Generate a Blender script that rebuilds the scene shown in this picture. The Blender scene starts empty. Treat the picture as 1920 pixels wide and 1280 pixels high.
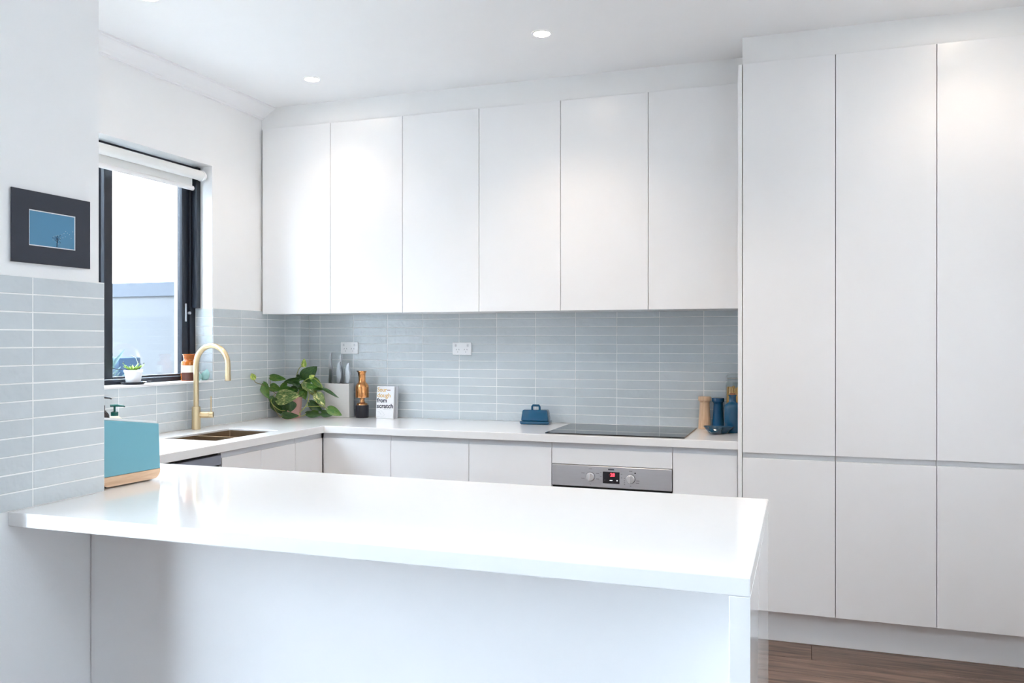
import bpy, bmesh, math, random
from mathutils import Matrix, Vector
random.seed(7)
R = math.radians
scene = bpy.context.scene
C = scene.collection

# ------------------------------------------------------------------ camera, world, light, exposure
def look_cam():
    cd = bpy.data.cameras.new('camera'); cam = bpy.data.objects.new('camera', cd); C.objects.link(cam)
    cam.location = (3.1102, -4.676, 1.3925)
    cam.rotation_euler = (math.pi / 2 - 0.0006, 0, 0.3342)
    cd.sensor_fit = 'HORIZONTAL'; cd.sensor_width = 36.0; cd.lens = 36.0 * 1579.83 / 1920
    cd.clip_start = 0.02; cd.clip_end = 200
    scene.camera = cam
look_cam()
world = bpy.data.worlds.new('overcast_sky'); scene.world = world; world.use_nodes = True
bg = world.node_tree.nodes['Background']
bg.inputs[0].default_value = (0.71, 0.855, 1.0, 1); bg.inputs[1].default_value = 2.4
vs = scene.view_settings
vs.view_transform = 'Standard'; vs.look = 'None'; vs.gamma = 1.0; vs.use_curve_mapping = False
vs.exposure = 3.38
scene.cycles.use_denoising = True
scene.cycles.max_bounces = 7; scene.cycles.diffuse_bounces = 5; scene.cycles.glossy_bounces = 3; scene.cycles.transparent_max_bounces = 10
scene.cycles.use_adaptive_sampling = True; scene.cycles.adaptive_threshold = 0.1; scene.cycles.adaptive_min_samples = 16
scene.cycles.caustics_refractive = False; scene.cycles.caustics_reflective = False
scene.cycles.sample_clamp_indirect = 6.0
SPOT = 2.3            # warm downlight power

ZC_ = 2.8035
def portal(name, loc, rot, sx, sy):
    ld = bpy.data.lights.new(name, 'AREA'); ld.shape = 'RECTANGLE'; ld.size = sx; ld.size_y = sy
    ld.cycles.is_portal = True
    o = bpy.data.objects.new(name, ld); C.objects.link(o); o.location = loc; o.rotation_euler = rot
# openings of the room through which the sky is sampled (portals give off no light themselves)
portal('window_portal', (-0.20, -1.45, 1.77), (0, -R(90), 0), 1.19, 1.32)
portal('added_skylight_portal', (3.4, -4.15, ZC_+0.19), (0, 0, 0), 0.6, 0.7)  # opening of the added skylight
portal('added_door_portal', (-1.14, -4.5, 1.2), (0, -R(90), 0), 2.4, 2.2)  # opening of the invented terrace door

# ------------------------------------------------------------------ helpers
def srgb(r, g, b, a=1.0):
    f = lambda c: (c / 255) / 12.92 if c <= 10 else (((c / 255) + 0.055) / 1.055) ** 2.4
    return (f(r), f(g), f(b), a)
ORG = {}
def wloc(o): return ORG.get(o.name, Vector((0, 0, 0)))
def tag(o, label=None, cat=None, group=None, kind=None):
    if label: o['label'] = label
    if cat: o['category'] = cat
    if group: o['group'] = group
    if kind: o['kind'] = kind
    return o
def thing(name, loc, label=None, cat=None, group=None, kind=None):
    o = bpy.data.objects.new(name, None); C.objects.link(o); o.location = loc
    o.empty_display_size = 0.05
    ORG[o.name] = Vector(loc)
    return tag(o, label, cat, group, kind)
def fin(me, mats, smooth=35):
    for m in (mats if isinstance(mats, (list, tuple)) else [mats]): me.materials.append(m)
    if smooth:
        me.polygons.foreach_set('use_smooth', [True] * len(me.polygons))
        me.set_sharp_from_angle(angle=R(smooth))
    me.update()

class G:
    """collects shapes in world space; out() links them as one mesh object"""
    def __init__(s, M=None): s.bm = bmesh.new(); s.M = M; s.curved = False
    def _add(s, geo):
        if s.M is not None: bmesh.ops.transform(s.bm, matrix=s.M, verts=geo)
    def box(s, x0, x1, y0, y1, z0, z1, bev=0.0, seg=1):
        m = Matrix.Translation(((x0+x1)/2, (y0+y1)/2, (z0+z1)/2)) @ Matrix.Diagonal((abs(x1-x0), abs(y1-y0), abs(z1-z0), 1))
        r = bmesh.ops.create_cube(s.bm, size=1, matrix=m)
        vs_ = r['verts']
        if bev > 0:
            ed = list({e for v in vs_ for e in v.link_edges})
            rr = bmesh.ops.bevel(s.bm, geom=ed, offset=bev, segments=seg, affect='EDGES', profile=0.5)
            vs_ = list({v for v in rr['verts']} | {v for v in vs_ if v.is_valid})
        s._add(vs_); return s
    def lathe(s, c, prof, seg=32, axis='z', sx=1.0, sy=1.0):
        s.curved = True
        rings = []; new = []
        for r, h in prof:
            if r < 1e-6:
                v = s.bm.verts.new((0, 0, h)); new.append(v); rings.append([v])
            else:
                ring = [s.bm.verts.new((r*sx*math.cos(2*math.pi*i/seg), r*sy*math.sin(2*math.pi*i/seg), h)) for i in range(seg)]
                new += ring; rings.append(ring)
        for a, b in zip(rings[:-1], rings[1:]):
            if len(a) == 1 and len(b) == 1: continue
            for i in range(seg):
                j = (i+1) % seg
                if len(a) == 1: s.bm.faces.new((a[0], b[i], b[j]))
                elif len(b) == 1: s.bm.faces.new((a[i], a[j], b[0]))
                else: s.bm.faces.new((a[i], a[j], b[j], b[i]))
        m = Matrix.Translation(c)
        if axis == 'y': m = m @ Matrix.Rotation(-R(90), 4, 'X')
        if axis == 'x': m = m @ Matrix.Rotation(R(90), 4, 'Y')
        if axis == '-y': m = m @ Matrix.Rotation(R(90), 4, 'X')
        bmesh.ops.transform(s.bm, matrix=m, verts=new); s._add(new); return s
    def tube(s, pts, rad, seg=12, cap=True, flat=1.0):
        s.curved = True
        pts = [Vector(p) for p in pts]; n = len(pts)
        rad = rad if isinstance(rad, (list, tuple)) else [rad]*n
        tang = [(pts[min(i+1, n-1)] - pts[max(i-1, 0)]).normalized() for i in range(n)]
        up = Vector((0, 0, 1)) if abs(tang[0].z) < 0.9 else Vector((0, 1, 0))
        u = tang[0].cross(up).normalized(); rings = []; new = []
        for i in range(n):
            u = (u - tang[i]*u.dot(tang[i])).normalized(); w = tang[i].cross(u)
            ring = [s.bm.verts.new(pts[i] + (u*math.cos(2*math.pi*k/seg) + w*math.sin(2*math.pi*k/seg)*flat)*rad[i]) for k in range(seg)]
            rings.append(ring); new += ring
        for a, b in zip(rings[:-1], rings[1:]):
            for k in range(seg):
                j = (k+1) % seg; s.bm.faces.new((a[k], a[j], b[j], b[k]))
        if cap: s.bm.faces.new(rings[0][::-1]); s.bm.faces.new(rings[-1])
        s._add(new); return s
    def prism(s, poly, d0, d1, axis='y', bev=0.0):
        """poly: 2-D outline; axis 'y' -> (x,z), 'x' -> (y,z), 'z' -> (x,y)"""
        def P(a, b, d): return {'y': (a, d, b), 'x': (d, a, b), 'z': (a, b, d)}[axis]
        A = [s.bm.verts.new(P(a, b, d0)) for a, b in poly]; Bv = [s.bm.verts.new(P(a, b, d1)) for a, b in poly]
        n = len(poly); fs = [s.bm.faces.new(A), s.bm.faces.new(Bv[::-1])]
        for i in range(n): fs.append(s.bm.faces.new((A[i], Bv[i], Bv[(i+1) % n], A[(i+1) % n])))
        new = A + Bv
        if bev > 0:
            ed = [e for f in fs[:2] for e in f.edges]
            rr = bmesh.ops.bevel(s.bm, geom=ed, offset=bev, segments=2, affect='EDGES', profile=0.5)
            new = list({v for v in rr['verts']} | {v for v in new if v.is_valid})
        s._add(new); return s
    def quad(s, *p):
        vs_ = [s.bm.verts.new(q) for q in p]; s.bm.faces.new(vs_); s._add(vs_); return s
    def out(s, name, mat, parent=None, smooth=35, label=None, cat=None, group=None, kind=None):
        bmesh.ops.recalc_face_normals(s.bm, faces=s.bm.faces)
        org = wloc(parent) if parent else Vector((0, 0, 0))
        if parent is None:   # a thing of one mesh: origin at its base
            xs = [v.co for v in s.bm.verts]
            lo = Vector((min(v.x for v in xs), min(v.y for v in xs), min(v.z for v in xs)))
            hi = Vector((max(v.x for v in xs), max(v.y for v in xs), max(v.z for v in xs)))
            org = Vector(((lo.x+hi.x)/2, (lo.y+hi.y)/2, lo.z))
        bmesh.ops.translate(s.bm, vec=-org, verts=s.bm.verts)
        me = bpy.data.meshes.new(name); s.bm.to_mesh(me); s.bm.free(); fin(me, mat, smooth if (s.curved or smooth != 35) else 0)
        o = bpy.data.objects.new(name, me); C.objects.link(o)
        if parent is not None: o.parent = parent
        else: o.location = org
        ORG[o.name] = org
        return tag(o, label, cat, group, kind)

def lettering(body, size, mat, parent, loc, rot, name='lettering', align='LEFT', extrude=0.0003, bold=0.0, sx=1.0):
    cu = bpy.data.curves.new(name, 'FONT'); cu.body = body; cu.size = size; cu.align_x = align; cu.extrude = extrude; cu.offset = bold
    cu.resolution_u = 3
    t = bpy.data.objects.new(name, cu); C.objects.link(t)
    dg = bpy.context.evaluated_depsgraph_get()
    me = bpy.data.meshes.new_from_object(t.evaluated_get(dg)); bpy.data.objects.remove(t)
    me.materials.clear(); me.materials.append(mat)
    o = bpy.data.objects.new(name, me); C.objects.link(o); o.parent = parent
    o.location = Vector(loc) - wloc(parent); o.rotation_euler = rot; o.scale = (sx, 1, 1)
    return o

# ------------------------------------------------------------------ materials
MATS = {}
def mat(name, col, rough=0.5, metal=0.0, var=0.0, vscale=8.0, bump=0.0, bscale=40.0, spec=0.5, coat=0.0, stretch=None, sub=0.0):
    if name in MATS: return MATS[name]
    m = bpy.data.materials.new(name); m.use_nodes = True; nt = m.node_tree; b = nt.nodes['Principled BSDF']
    b.inputs['Base Color'].default_value = col; b.inputs['Roughness'].default_value = rough; b.inputs['Metallic'].default_value = metal
    b.inputs['Specular IOR Level'].default_value = spec; b.inputs['Coat Weight'].default_value = coat
    b.inputs['Coat Roughness'].default_value = 0.05
    tc = nt.nodes.new('ShaderNodeTexCoord'); mp = nt.nodes.new('ShaderNodeMapping')
    nt.links.new(tc.outputs['Object'], mp.inputs['Vector'])
    if stretch: mp.inputs['Scale'].default_value = stretch
    n = nt.nodes.new('ShaderNodeTexNoise'); n.inputs['Scale'].default_value = vscale; n.inputs['Detail'].default_value = 4
    nt.links.new(mp.outputs[0], n.inputs['Vector'])
    mx = nt.nodes.new('ShaderNodeMix'); mx.data_type = 'RGBA'
    k = max(var, 0.01)
    mx.inputs[6].default_value = [c*(1-k) for c in col[:3]] + [1]; mx.inputs[7].default_value = [min(1, c*(1+k)) for c in col[:3]] + [1]
    nt.links.new(n.outputs['Fac'], mx.inputs[0]); nt.links.new(mx.outputs[2], b.inputs['Base Color'])
    if bump > 0:
        n2 = nt.nodes.new('ShaderNodeTexNoise'); n2.inputs['Scale'].default_value = bscale; n2.inputs['Detail'].default_value = 3
        nt.links.new(mp.outputs[0], n2.inputs['Vector'])
        bp = nt.nodes.new('ShaderNodeBump'); bp.inputs['Strength'].default_value = bump; bp.inputs['Distance'].default_value = 0.01
        nt.links.new(n2.outputs['Fac'], bp.inputs['Height']); nt.links.new(bp.outputs[0], b.inputs['Normal'])
    MATS[name] = m; return m
def emit(name, col, s):
    m = bpy.data.materials.new(name); m.use_nodes = True; nt = m.node_tree; nt.nodes.clear()
    e = nt.nodes.new('ShaderNodeEmission'); e.inputs[0].default_value = col; e.inputs[1].default_value = s
    o = nt.nodes.new('ShaderNodeOutputMaterial'); nt.links.new(e.outputs[0], o.inputs[0]); return m
def thin_glass(name, tint=(1, 1, 1, 1), ior=1.45, rough=0.0):
    m = bpy.data.materials.new(name); m.use_nodes = True; nt = m.node_tree; nt.nodes.clear()
    t = nt.nodes.new('ShaderNodeBsdfTransparent'); t.inputs[0].default_value = tint
    g = nt.nodes.new('ShaderNodeBsdfGlossy'); g.inputs['Roughness'].default_value = rough
    lw = nt.nodes.new('ShaderNodeLayerWeight'); lw.inputs[0].default_value = 0.5
    pw_ = nt.nodes.new('ShaderNodeMath'); pw_.operation = 'POWER'; pw_.inputs[1].default_value = 5.0; nt.links.new(lw.outputs['Facing'], pw_.inputs[0])
    f = nt.nodes.new('ShaderNodeMath'); f.operation = 'MULTIPLY_ADD'; f.inputs[1].default_value = 0.9; f.inputs[2].default_value = 0.03; nt.links.new(pw_.outputs[0], f.inputs[0])
    x = nt.nodes.new('ShaderNodeMixShader'); o = nt.nodes.new('ShaderNodeOutputMaterial')
    nt.links.new(f.outputs[0], x.inputs[0]); nt.links.new(t.outputs[0], x.inputs[1]); nt.links.new(g.outputs[0], x.inputs[2]); nt.links.new(x.outputs[0], o.inputs[0])
    return m

PAINT = mat('wall_paint', srgb(245, 245, 245), 0.6, var=0.01, bump=0.03, bscale=120)
CEIL = mat('ceiling_paint', srgb(245, 245, 246), 0.8, var=0.01)
DOOR = mat('satin_white_lacquer', srgb(245, 245, 246), 0.28, var=0.004, vscale=2)
CARC = mat('white_melamine', srgb(226, 227, 229), 0.5)
RAIL = mat('finger_rail_white', srgb(222, 224, 228), 0.4)
STONE = mat('white_quartz', srgb(242, 242, 242), 0.075, var=0.008, vscale=30)
GROUT = mat('pale_grout', srgb(240, 241, 241), 0.8, var=0.03, vscale=60)
def tile_mat():
    m = bpy.data.materials.new('handmade_grey_glaze'); m.use_nodes = True; nt = m.node_tree; b = nt.nodes['Principled BSDF']
    oi = nt.nodes.new('ShaderNodeObjectInfo'); tc = nt.nodes.new('ShaderNodeTexCoord')
    mu = nt.nodes.new('ShaderNodeMath'); mu.operation = 'MULTIPLY'; mu.inputs[1].default_value = 37.0
    nt.links.new(oi.outputs['Random'], mu.inputs[0])
    ad = nt.nodes.new('ShaderNodeVectorMath'); ad.operation = 'ADD'
    nt.links.new(tc.outputs['Object'], ad.inputs[0]); nt.links.new(mu.outputs[0], ad.inputs[1])
    rp = nt.nodes.new('ShaderNodeMix'); rp.data_type = 'RGBA'
    rp.inputs[6].default_value = srgb(198, 206, 210); rp.inputs[7].default_value = srgb(205, 212, 216)
    nt.links.new(oi.outputs['Random'], rp.inputs[0])
    n0 = nt.nodes.new('ShaderNodeTexNoise'); n0.inputs['Scale'].default_value = 14; nt.links.new(ad.outputs[0], n0.inputs['Vector'])
    hs = nt.nodes.new('ShaderNodeHueSaturation'); mr = nt.nodes.new('ShaderNodeMapRange')
    mr.inputs[3].default_value = 0.96; mr.inputs[4].default_value = 1.04
    nt.links.new(n0.outputs['Fac'], mr.inputs[0]); nt.links.new(mr.outputs[0], hs.inputs['Value']); nt.links.new(rp.outputs[2], hs.inputs['Color'])
    nt.links.new(hs.outputs[0], b.inputs['Base Color'])
    b.inputs['Roughness'].default_value = 0.09; b.inputs['Specular IOR Level'].default_value = 0.55
    n1 = nt.nodes.new('ShaderNodeTexNoise'); n1.inputs['Scale'].default_value = 22; n1.inputs['Detail'].default_value = 2.5
    nt.links.new(ad.outputs[0], n1.inputs['Vector'])
    bp = nt.nodes.new('ShaderNodeBump'); bp.inputs['Strength'].default_value = 0.6; bp.inputs['Distance'].default_value = 0.008
    nt.links.new(n1.outputs['Fac'], bp.inputs['Height']); nt.links.new(bp.outputs[0], b.inputs['Normal'])
    return m
TILE = tile_mat()
def wood_mat(name, c0, c1, rough, scale, stretch, rnd=True):
    m = bpy.data.materials.new(name); m.use_nodes = True; nt = m.node_tree; b = nt.nodes['Principled BSDF']
    oi = nt.nodes.new('ShaderNodeObjectInfo'); tc = nt.nodes.new('ShaderNodeTexCoord'); mp = nt.nodes.new('ShaderNodeMapping')
    mp.inputs['Scale'].default_value = stretch; nt.links.new(tc.outputs['Object'], mp.inputs[0])
    mu = nt.nodes.new('ShaderNodeMath'); mu.operation = 'MULTIPLY'; mu.inputs[1].default_value = 53.0; nt.links.new(oi.outputs['Random'], mu.inputs[0])
    ad = nt.nodes.new('ShaderNodeVectorMath'); ad.operation = 'ADD'; nt.links.new(mp.outputs[0], ad.inputs[0]); nt.links.new(mu.outputs[0], ad.inputs[1])
    n = nt.nodes.new('ShaderNodeTexNoise'); n.inputs['Scale'].default_value = scale; n.inputs['Detail'].default_value = 7; n.inputs['Distortion'].default_value = 0.8
    nt.links.new(ad.outputs[0], n.inputs['Vector'])
    cr = nt.nodes.new('ShaderNodeValToRGB'); cr.color_ramp.elements[0].position = 0.3; cr.color_ramp.elements[1].position = 0.72
    cr.color_ramp.elements[0].color = c0; cr.color_ramp.elements[1].color = c1
    nt.links.new(n.outputs['Fac'], cr.inputs[0])
    hs = nt.nodes.new('ShaderNodeHueSaturation'); mr = nt.nodes.new('ShaderNodeMapRange')
    mr.inputs[3].default_value = 0.85 if rnd else 1; mr.inputs[4].default_value = 1.15 if rnd else 1
    nt.links.new(oi.outputs['Random'], mr.inputs[0]); nt.links.new(mr.outputs[0], hs.inputs['Value']); nt.links.new(cr.outputs[0], hs.inputs['Color'])
    nt.links.new(hs.outputs[0], b.inputs['Base Color']); b.inputs['Roughness'].default_value = rough
    bp = nt.nodes.new('ShaderNodeBump'); bp.inputs['Strength'].default_value = 0.12; bp.inputs['Distance'].default_value = 0.002
    nt.links.new(n.outputs['Fac'], bp.inputs['Height']); nt.links.new(bp.outputs[0], b.inputs['Normal'])
    return m
PLANK = wood_mat('dark_oak_plank', srgb(72, 56, 48), srgb(142, 117, 102), 0.42, 3.0, (1.2, 14, 14))
BEECH = wood_mat('pale_beech', srgb(214, 176, 142), srgb(236, 204, 172), 0.45, 6.0, (14, 1.5, 14), False)
BEECHV = wood_mat('pale_beech_turned', srgb(208, 168, 132), srgb(232, 198, 164), 0.4, 6.0, (14, 14, 1.5), False)
STEEL = mat('brushed_steel', srgb(214, 215, 220), 0.38, 1.0, var=0.05, vscale=6, stretch=(1, 60, 60))
STEELK = mat('satin_knife_steel', srgb(206, 208, 212), 0.3, 1.0)
BRONZE = mat('brushed_bronze_sink', srgb(176, 154, 130), 0.33, 1.0, var=0.06, vscale=5, stretch=(2, 30, 60))
BRASS = mat('brushed_brass', srgb(226, 204, 164), 0.28, 1.0, var=0.05, vscale=10, stretch=(60, 60, 2))
COPPER = mat('polished_copper', srgb(228, 160, 104), 0.13, 1.0)
BLACKM = mat('black_powdercoat', srgb(30, 36, 46), 0.35)
BLACKP = mat('black_plastic', srgb(26, 27, 32), 0.3)
BLACKR = mat('black_ribbed_silicone', srgb(34, 36, 46), 0.4)
DARKGAP = mat('dark_recess', srgb(16, 17, 20), 0.6)
BLKGLASS = mat('black_ceramic_glass', srgb(20, 22, 25), 0.03, spec=0.6)
WPLAST = mat('white_plastic', srgb(244, 244, 245), 0.3)
GPLAST = mat('pale_grey_plastic', srgb(214, 214, 217), 0.4)
KNOB = mat('silver_knob', srgb(222, 223, 226), 0.3, 0.35)
BLIND = mat('white_blind_fabric', srgb(238, 238, 236), 0.7, var=0.01, bump=0.05, bscale=400)
TEAL = mat('glazed_teal_ceramic', srgb(8, 80, 118), 0.12, var=0.06, vscale=12, coat=0.4)
TEALM = mat('painted_blue_wood', srgb(18, 82, 126), 0.22, var=0.04, vscale=10)
TEALD = mat('dark_teal_glaze', srgb(12, 66, 94), 0.1, var=0.1, vscale=14, coat=0.5)
TOAST = mat('pastel_blue_enamel', srgb(112, 172, 188), 0.3, var=0.01)
MINT = mat('mint_ceramic', srgb(166, 212, 212), 0.35, var=0.03)
PINK = mat('pink_terracotta', srgb(214, 172, 162), 0.7, var=0.06, vscale=20)
BLOCKM = mat('pale_grey_block', srgb(224, 222, 219), 0.45)
SOIL = mat('dark_potting_soil', srgb(52, 40, 32), 0.9, var=0.3, vscale=60, bump=0.4, bscale=120)
PAPER = mat('book_page_edges', srgb(226, 226, 226), 0.7, var=0.05, vscale=40, stretch=(60, 1, 1))
COVERW = mat('white_book_cover', srgb(242, 242, 244), 0.35)
COVERG = mat('grey_book_cover', srgb(196, 198, 204), 0.4)
INKO = mat('ochre_print', srgb(222, 176, 84), 0.5)
INKD = mat('navy_print', srgb(42, 46, 66), 0.5)
INKG = mat('pale_grey_print', srgb(190, 192, 200), 0.5)
INKM = mat('mid_grey_print', srgb(110, 112, 120), 0.5)
MATBLK = mat('charcoal_mount_board', srgb(46, 52, 64), 0.55, var=0.04, vscale=30)
PRINTB = mat('blue_photo_print', srgb(82, 138, 172), 0.4, var=0.03, vscale=4)
GLASS = thin_glass('window_glass')
JGLASS = thin_glass('jar_glass', (0.93, 0.95, 0.95, 1), 1.4, 0.02)
AMBER = mat('amber_glass', srgb(214, 112, 26), 0.08, coat=0.5); AMBER.node_tree.nodes['Principled BSDF'].inputs['Transmission Weight'].default_value = 0.45
AMBERD = mat('dark_amber_contents', srgb(74, 32, 18), 0.4, var=0.2, vscale=30)
PASTA = mat('dry_pasta', srgb(232, 184, 104), 0.5, var=0.12, vscale=40)
GREENG = mat('dark_green_plastic', srgb(16, 82, 74), 0.25)
BROWNB = mat('dark_brown_bottle', srgb(44, 36, 36), 0.15)
CREAM = mat('cream_label', srgb(236, 228, 208), 0.6)
RENDER = mat('grey_exterior_render', srgb(90, 91, 93), 0.85, var=0.03, bump=0.1, bscale=30)
COPING = mat('grey_blue_coping', srgb(72, 77, 85), 0.8, var=0.03)
PAVE = mat('pale_courtyard_paving', srgb(196, 194, 188), 0.85, var=0.06, vscale=3)
BLUEPOT = mat('blue_grey_planter', srgb(58, 80, 104), 0.5)
GREENP = mat('succulent_green', srgb(170, 206, 90), 0.5, var=0.2, vscale=40)
GREYLEAF = mat('silvery_green_leaf', srgb(74, 96, 96), 0.6, var=0.2, vscale=20)
STEM = mat('yellow_green_stem', srgb(150, 158, 76), 0.5, var=0.15, vscale=30)
STEMB = mat('brown_green_stem', srgb(122, 112, 66), 0.5, var=0.15, vscale=30)
def leaf_mat(name, dark, light, amount):
    m = bpy.data.materials.new(name); m.use_nodes = True; nt = m.node_tree; b = nt.nodes['Principled BSDF']
    tc = nt.nodes.new('ShaderNodeTexCoord'); mp = nt.nodes.new('ShaderNodeMapping'); mp.inputs['Scale'].default_value = (30, 90, 30)
    oi = nt.nodes.new('ShaderNodeObjectInfo'); mu = nt.nodes.new('ShaderNodeMath'); mu.operation = 'MULTIPLY'; mu.inputs[1].default_value = 91
    nt.links.new(oi.outputs['Random'], mu.inputs[0]); nt.links.new(mu.outputs[0], mp.inputs['Location'])
    nt.links.new(tc.outputs['Object'], mp.inputs[0])
    n = nt.nodes.new('ShaderNodeTexNoise'); n.inputs['Scale'].default_value = 1.0; n.inputs['Detail'].default_value = 5; n.inputs['Distortion'].default_value = 1.2
    nt.links.new(mp.outputs[0], n.inputs['Vector'])
    cr = nt.nodes.new('ShaderNodeValToRGB'); e = cr.color_ramp.elements
    e[0].position = 0.35; e[0].color = dark; e[1].position = 1 - amount + 0.12; e[1].color = light
    mid = e.new(1 - amount); mid.color = [(a*0.75 + c*0.25) for a, c in zip(dark, light)]
    nt.links.new(n.outputs['Fac'], cr.inputs[0]); nt.links.new(cr.outputs[0], b.inputs['Base Color'])
    b.inputs['Roughness'].default_value = 0.3; b.inputs['Subsurface Weight'].default_value = 0.0
    return m
LEAFD = leaf_mat('pothos_dark_leaf', srgb(28, 70, 30), srgb(120, 150, 70), 0.30)
LEAFM = leaf_mat('pothos_green_leaf', srgb(48, 100, 36), srgb(160, 180, 84), 0.36)
LEAFV = leaf_mat('pothos_variegated_leaf', srgb(52, 96, 40), srgb(226, 222, 150), 0.44)
LEAFY = leaf_mat('pothos_young_leaf', srgb(120, 160, 60), srgb(210, 214, 120), 0.5)

# ------------------------------------------------------------------ dimensions
ZC = 2.8035; BZ = 0.9214; BU = 0.8822; YB = -0.60; XS = 0.5902
TP, TH = 0.2402, 0.05025

# ------------------------------------------------------------------ room shell
fl = G().box(-0.1, 5.7, -8.2, 0.05, -0.12, -0.012).box(-1.15, -0.1, -8.2, -2.6, -0.12, -0.012).out('floor', mat('subfloor', srgb(60, 48, 42), 0.8), kind='structure')
plank_me = {}
def plank(x0, x1, y0, y1):
    k = (round(x1-x0, 3), round(y1-y0, 3))
    if k not in plank_me:
        g = bmesh.new(); bmesh.ops.create_cube(g, size=1, matrix=Matrix.Diagonal((k[0]-0.0016, k[1]-0.0016, 0.012, 1)))
        top = [e for e in g.edges if all(v.co.z > 0 for v in e.verts)]
        bmesh.ops.bevel(g, geom=top, offset=0.0015, segments=1, affect='EDGES')
        me = bpy.data.meshes.new('plank'); g.to_mesh(me); g.free(); fin(me, PLANK, 0); plank_me[k] = me
    o = bpy.data.objects.new('plank', plank_me[k]); C.objects.link(o); o.parent = fl
    o.location = Vector(((x0+x1)/2, (y0+y1)/2, -0.006)) - ORG[fl.name]
pw = 0.185; row = 0; y = -0.03
while y > -6.6:
    off = (row*0.83 + 0.07) % 1.9; x = -0.89 if y < -2.95 else (1.05 if y < -2.5 else 0.0)
    xe = 4.085; first = True
    while x < xe - 0.01:
        x1 = min(xe, x + (1.9 - off if first else 1.9)); first = False
        if x1 - x > 0.05: plank(round(x, 3), round(x1, 3), y-pw, y)
        x = x1
    y -= pw; row += 1

SKX0, SKX1, SKY0, SKY1 = 3.1, 3.7, -4.5, -3.8      # well of an added skylight, out of frame, to light worktop and cupboards
g = G(); g.box(-0.25, SKX0, -8.2, 0.16, ZC, ZC+0.2); g.box(SKX1, 5.75, -8.2, 0.16, ZC, ZC+0.2)
g.box(SKX0, SKX1, SKY1, 0.16, ZC, ZC+0.2); g.box(SKX0, SKX1, -8.2, SKY0, ZC, ZC+0.2); g.box(-1.15, -0.25, -8.2, -2.6, ZC, ZC+0.2)
ceil = g.out('ceiling', CEIL, kind='structure')
wb = G().box(-0.1, 5.7, 0.01, 0.16, 0, ZC).out('wall_back', PAINT, kind='structure')
# window wall with opening
WY0, WY1, WZ0, WZ1 = -2.11, -0.789, 1.176, 2.367
g = G()
g.box(-0.25, -0.008, WY1, 0.01, 0, ZC); g.box(-0.25, -0.008, -2.6, WY0, 0, ZC)
g.box(-0.25, -0.008, WY0, WY1, 0, WZ0-0.012); g.box(-0.25, -0.008, WY0, WY1, WZ1, ZC)
wl = g.out('wall_left', PAINT, kind='structure')
# projecting wall end with the picture, and the terrace wall that carries on past the frame
g = G(); g.box(-1.15, 1.017, -3.0, -2.60, 0, ZC, 0.003); g.box(1.017, 1.034, -3.0, -2.60, 0, 0.9205)
wn = g.out('wall_nib', PAINT, kind='structure')
g = G(); g.box(-1.15, -0.9, -8.2, -5.6, 0, ZC); g.box(-1.15, -0.9, -3.4, -3.0, 0, ZC); g.box(-1.15, -0.9, -5.6, -3.4, 2.4, ZC)
G_t = g.out('wall_terrace', PAINT, kind='structure')
G().box(4.085, 4.25, -8.2, 0.01, 0, ZC).out('wall_right', PAINT, kind='structure')
G().box(-1.15, 5.7, -8.2, -8.05, 0, ZC).out('wall_rear', PAINT, kind='structure')

# ---- tiles
tile_me = {}
def tile_mesh(w, h, t):
    k = (round(w, 4), round(h, 4), t)
    if k not in tile_me:
        w2, h2, c = w/2-0.0016, h/2-0.0016, 0.0010
        v = [(-w2, t, -h2), (w2, t, -h2), (w2, t, h2), (-w2, t, h2), (-w2, c, -h2), (w2, c, -h2), (w2, c, h2), (-w2, c, h2),
             (-w2+c, 0, -h2+c), (w2-c, 0, -h2+c), (w2-c, 0, h2-c), (-w2+c, 0, h2-c)]
        f = [(8, 9, 10, 11)]
        for a in (0, 4):
            for i in range(4): j = (i+1) % 4; f.append((a+i, a+j, a+4+j, a+4+i))
        me = bpy.data.meshes.new('tile'); me.from_pydata(v, [], f)
        b = bmesh.new(); b.from_mesh(me); bmesh.ops.recalc_face_normals(b, faces=b.faces)
        bmesh.ops.reverse_faces(b, faces=[q for q in b.faces if False]); b.to_mesh(me); b.free()
        me.materials.append(TILE); tile_me[k] = me
    return tile_me[k]
def tile(parent, u0, u1, z0, z1, face, plane, t=0.007):
    """face '-y': u is x, plane is y ; '+x': u is y, plane is x"""
    me = tile_mesh(u1-u0, z1-z0, t)
    o = bpy.data.objects.new('tile', me); C.objects.link(o); o.parent = parent
    j = random.uniform(-0.0004, 0.0004); uc, zc_ = (u0+u1)/2, (z0+z1)/2
    tl = lambda a: random.uniform(-a, a)
    if face == '-y': p = Vector((uc, plane+j, zc_)); rz = 0
    else: p = Vector((plane+j, uc, zc_)); rz = R(90)
    o.location = p - ORG[parent.name]; o.rotation_euler = (tl(0.006), tl(0.0015), rz + tl(0.0025))
def tile_field(parent, cuts, rows, face, plane, t=0.007):
    for a, b in zip(cuts[:-1], cuts[1:]):
        for r in rows: tile(parent, a, b, BZ+TH*r, BZ+TH*(r+1), face, plane, t)
xc = [0.1112, 0.1898]
while xc[-1] + TP < 2.815: xc.append(xc[-1] + TP)
xc.append(2.8165)
G().box(0.1112, 2.817, 0.0008, 0.01, BZ, BZ+TH*13).out('grout_bed', GROUT, wb, 0)
tile_field(wb, xc, range(13), '-y', 0.0)
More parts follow.
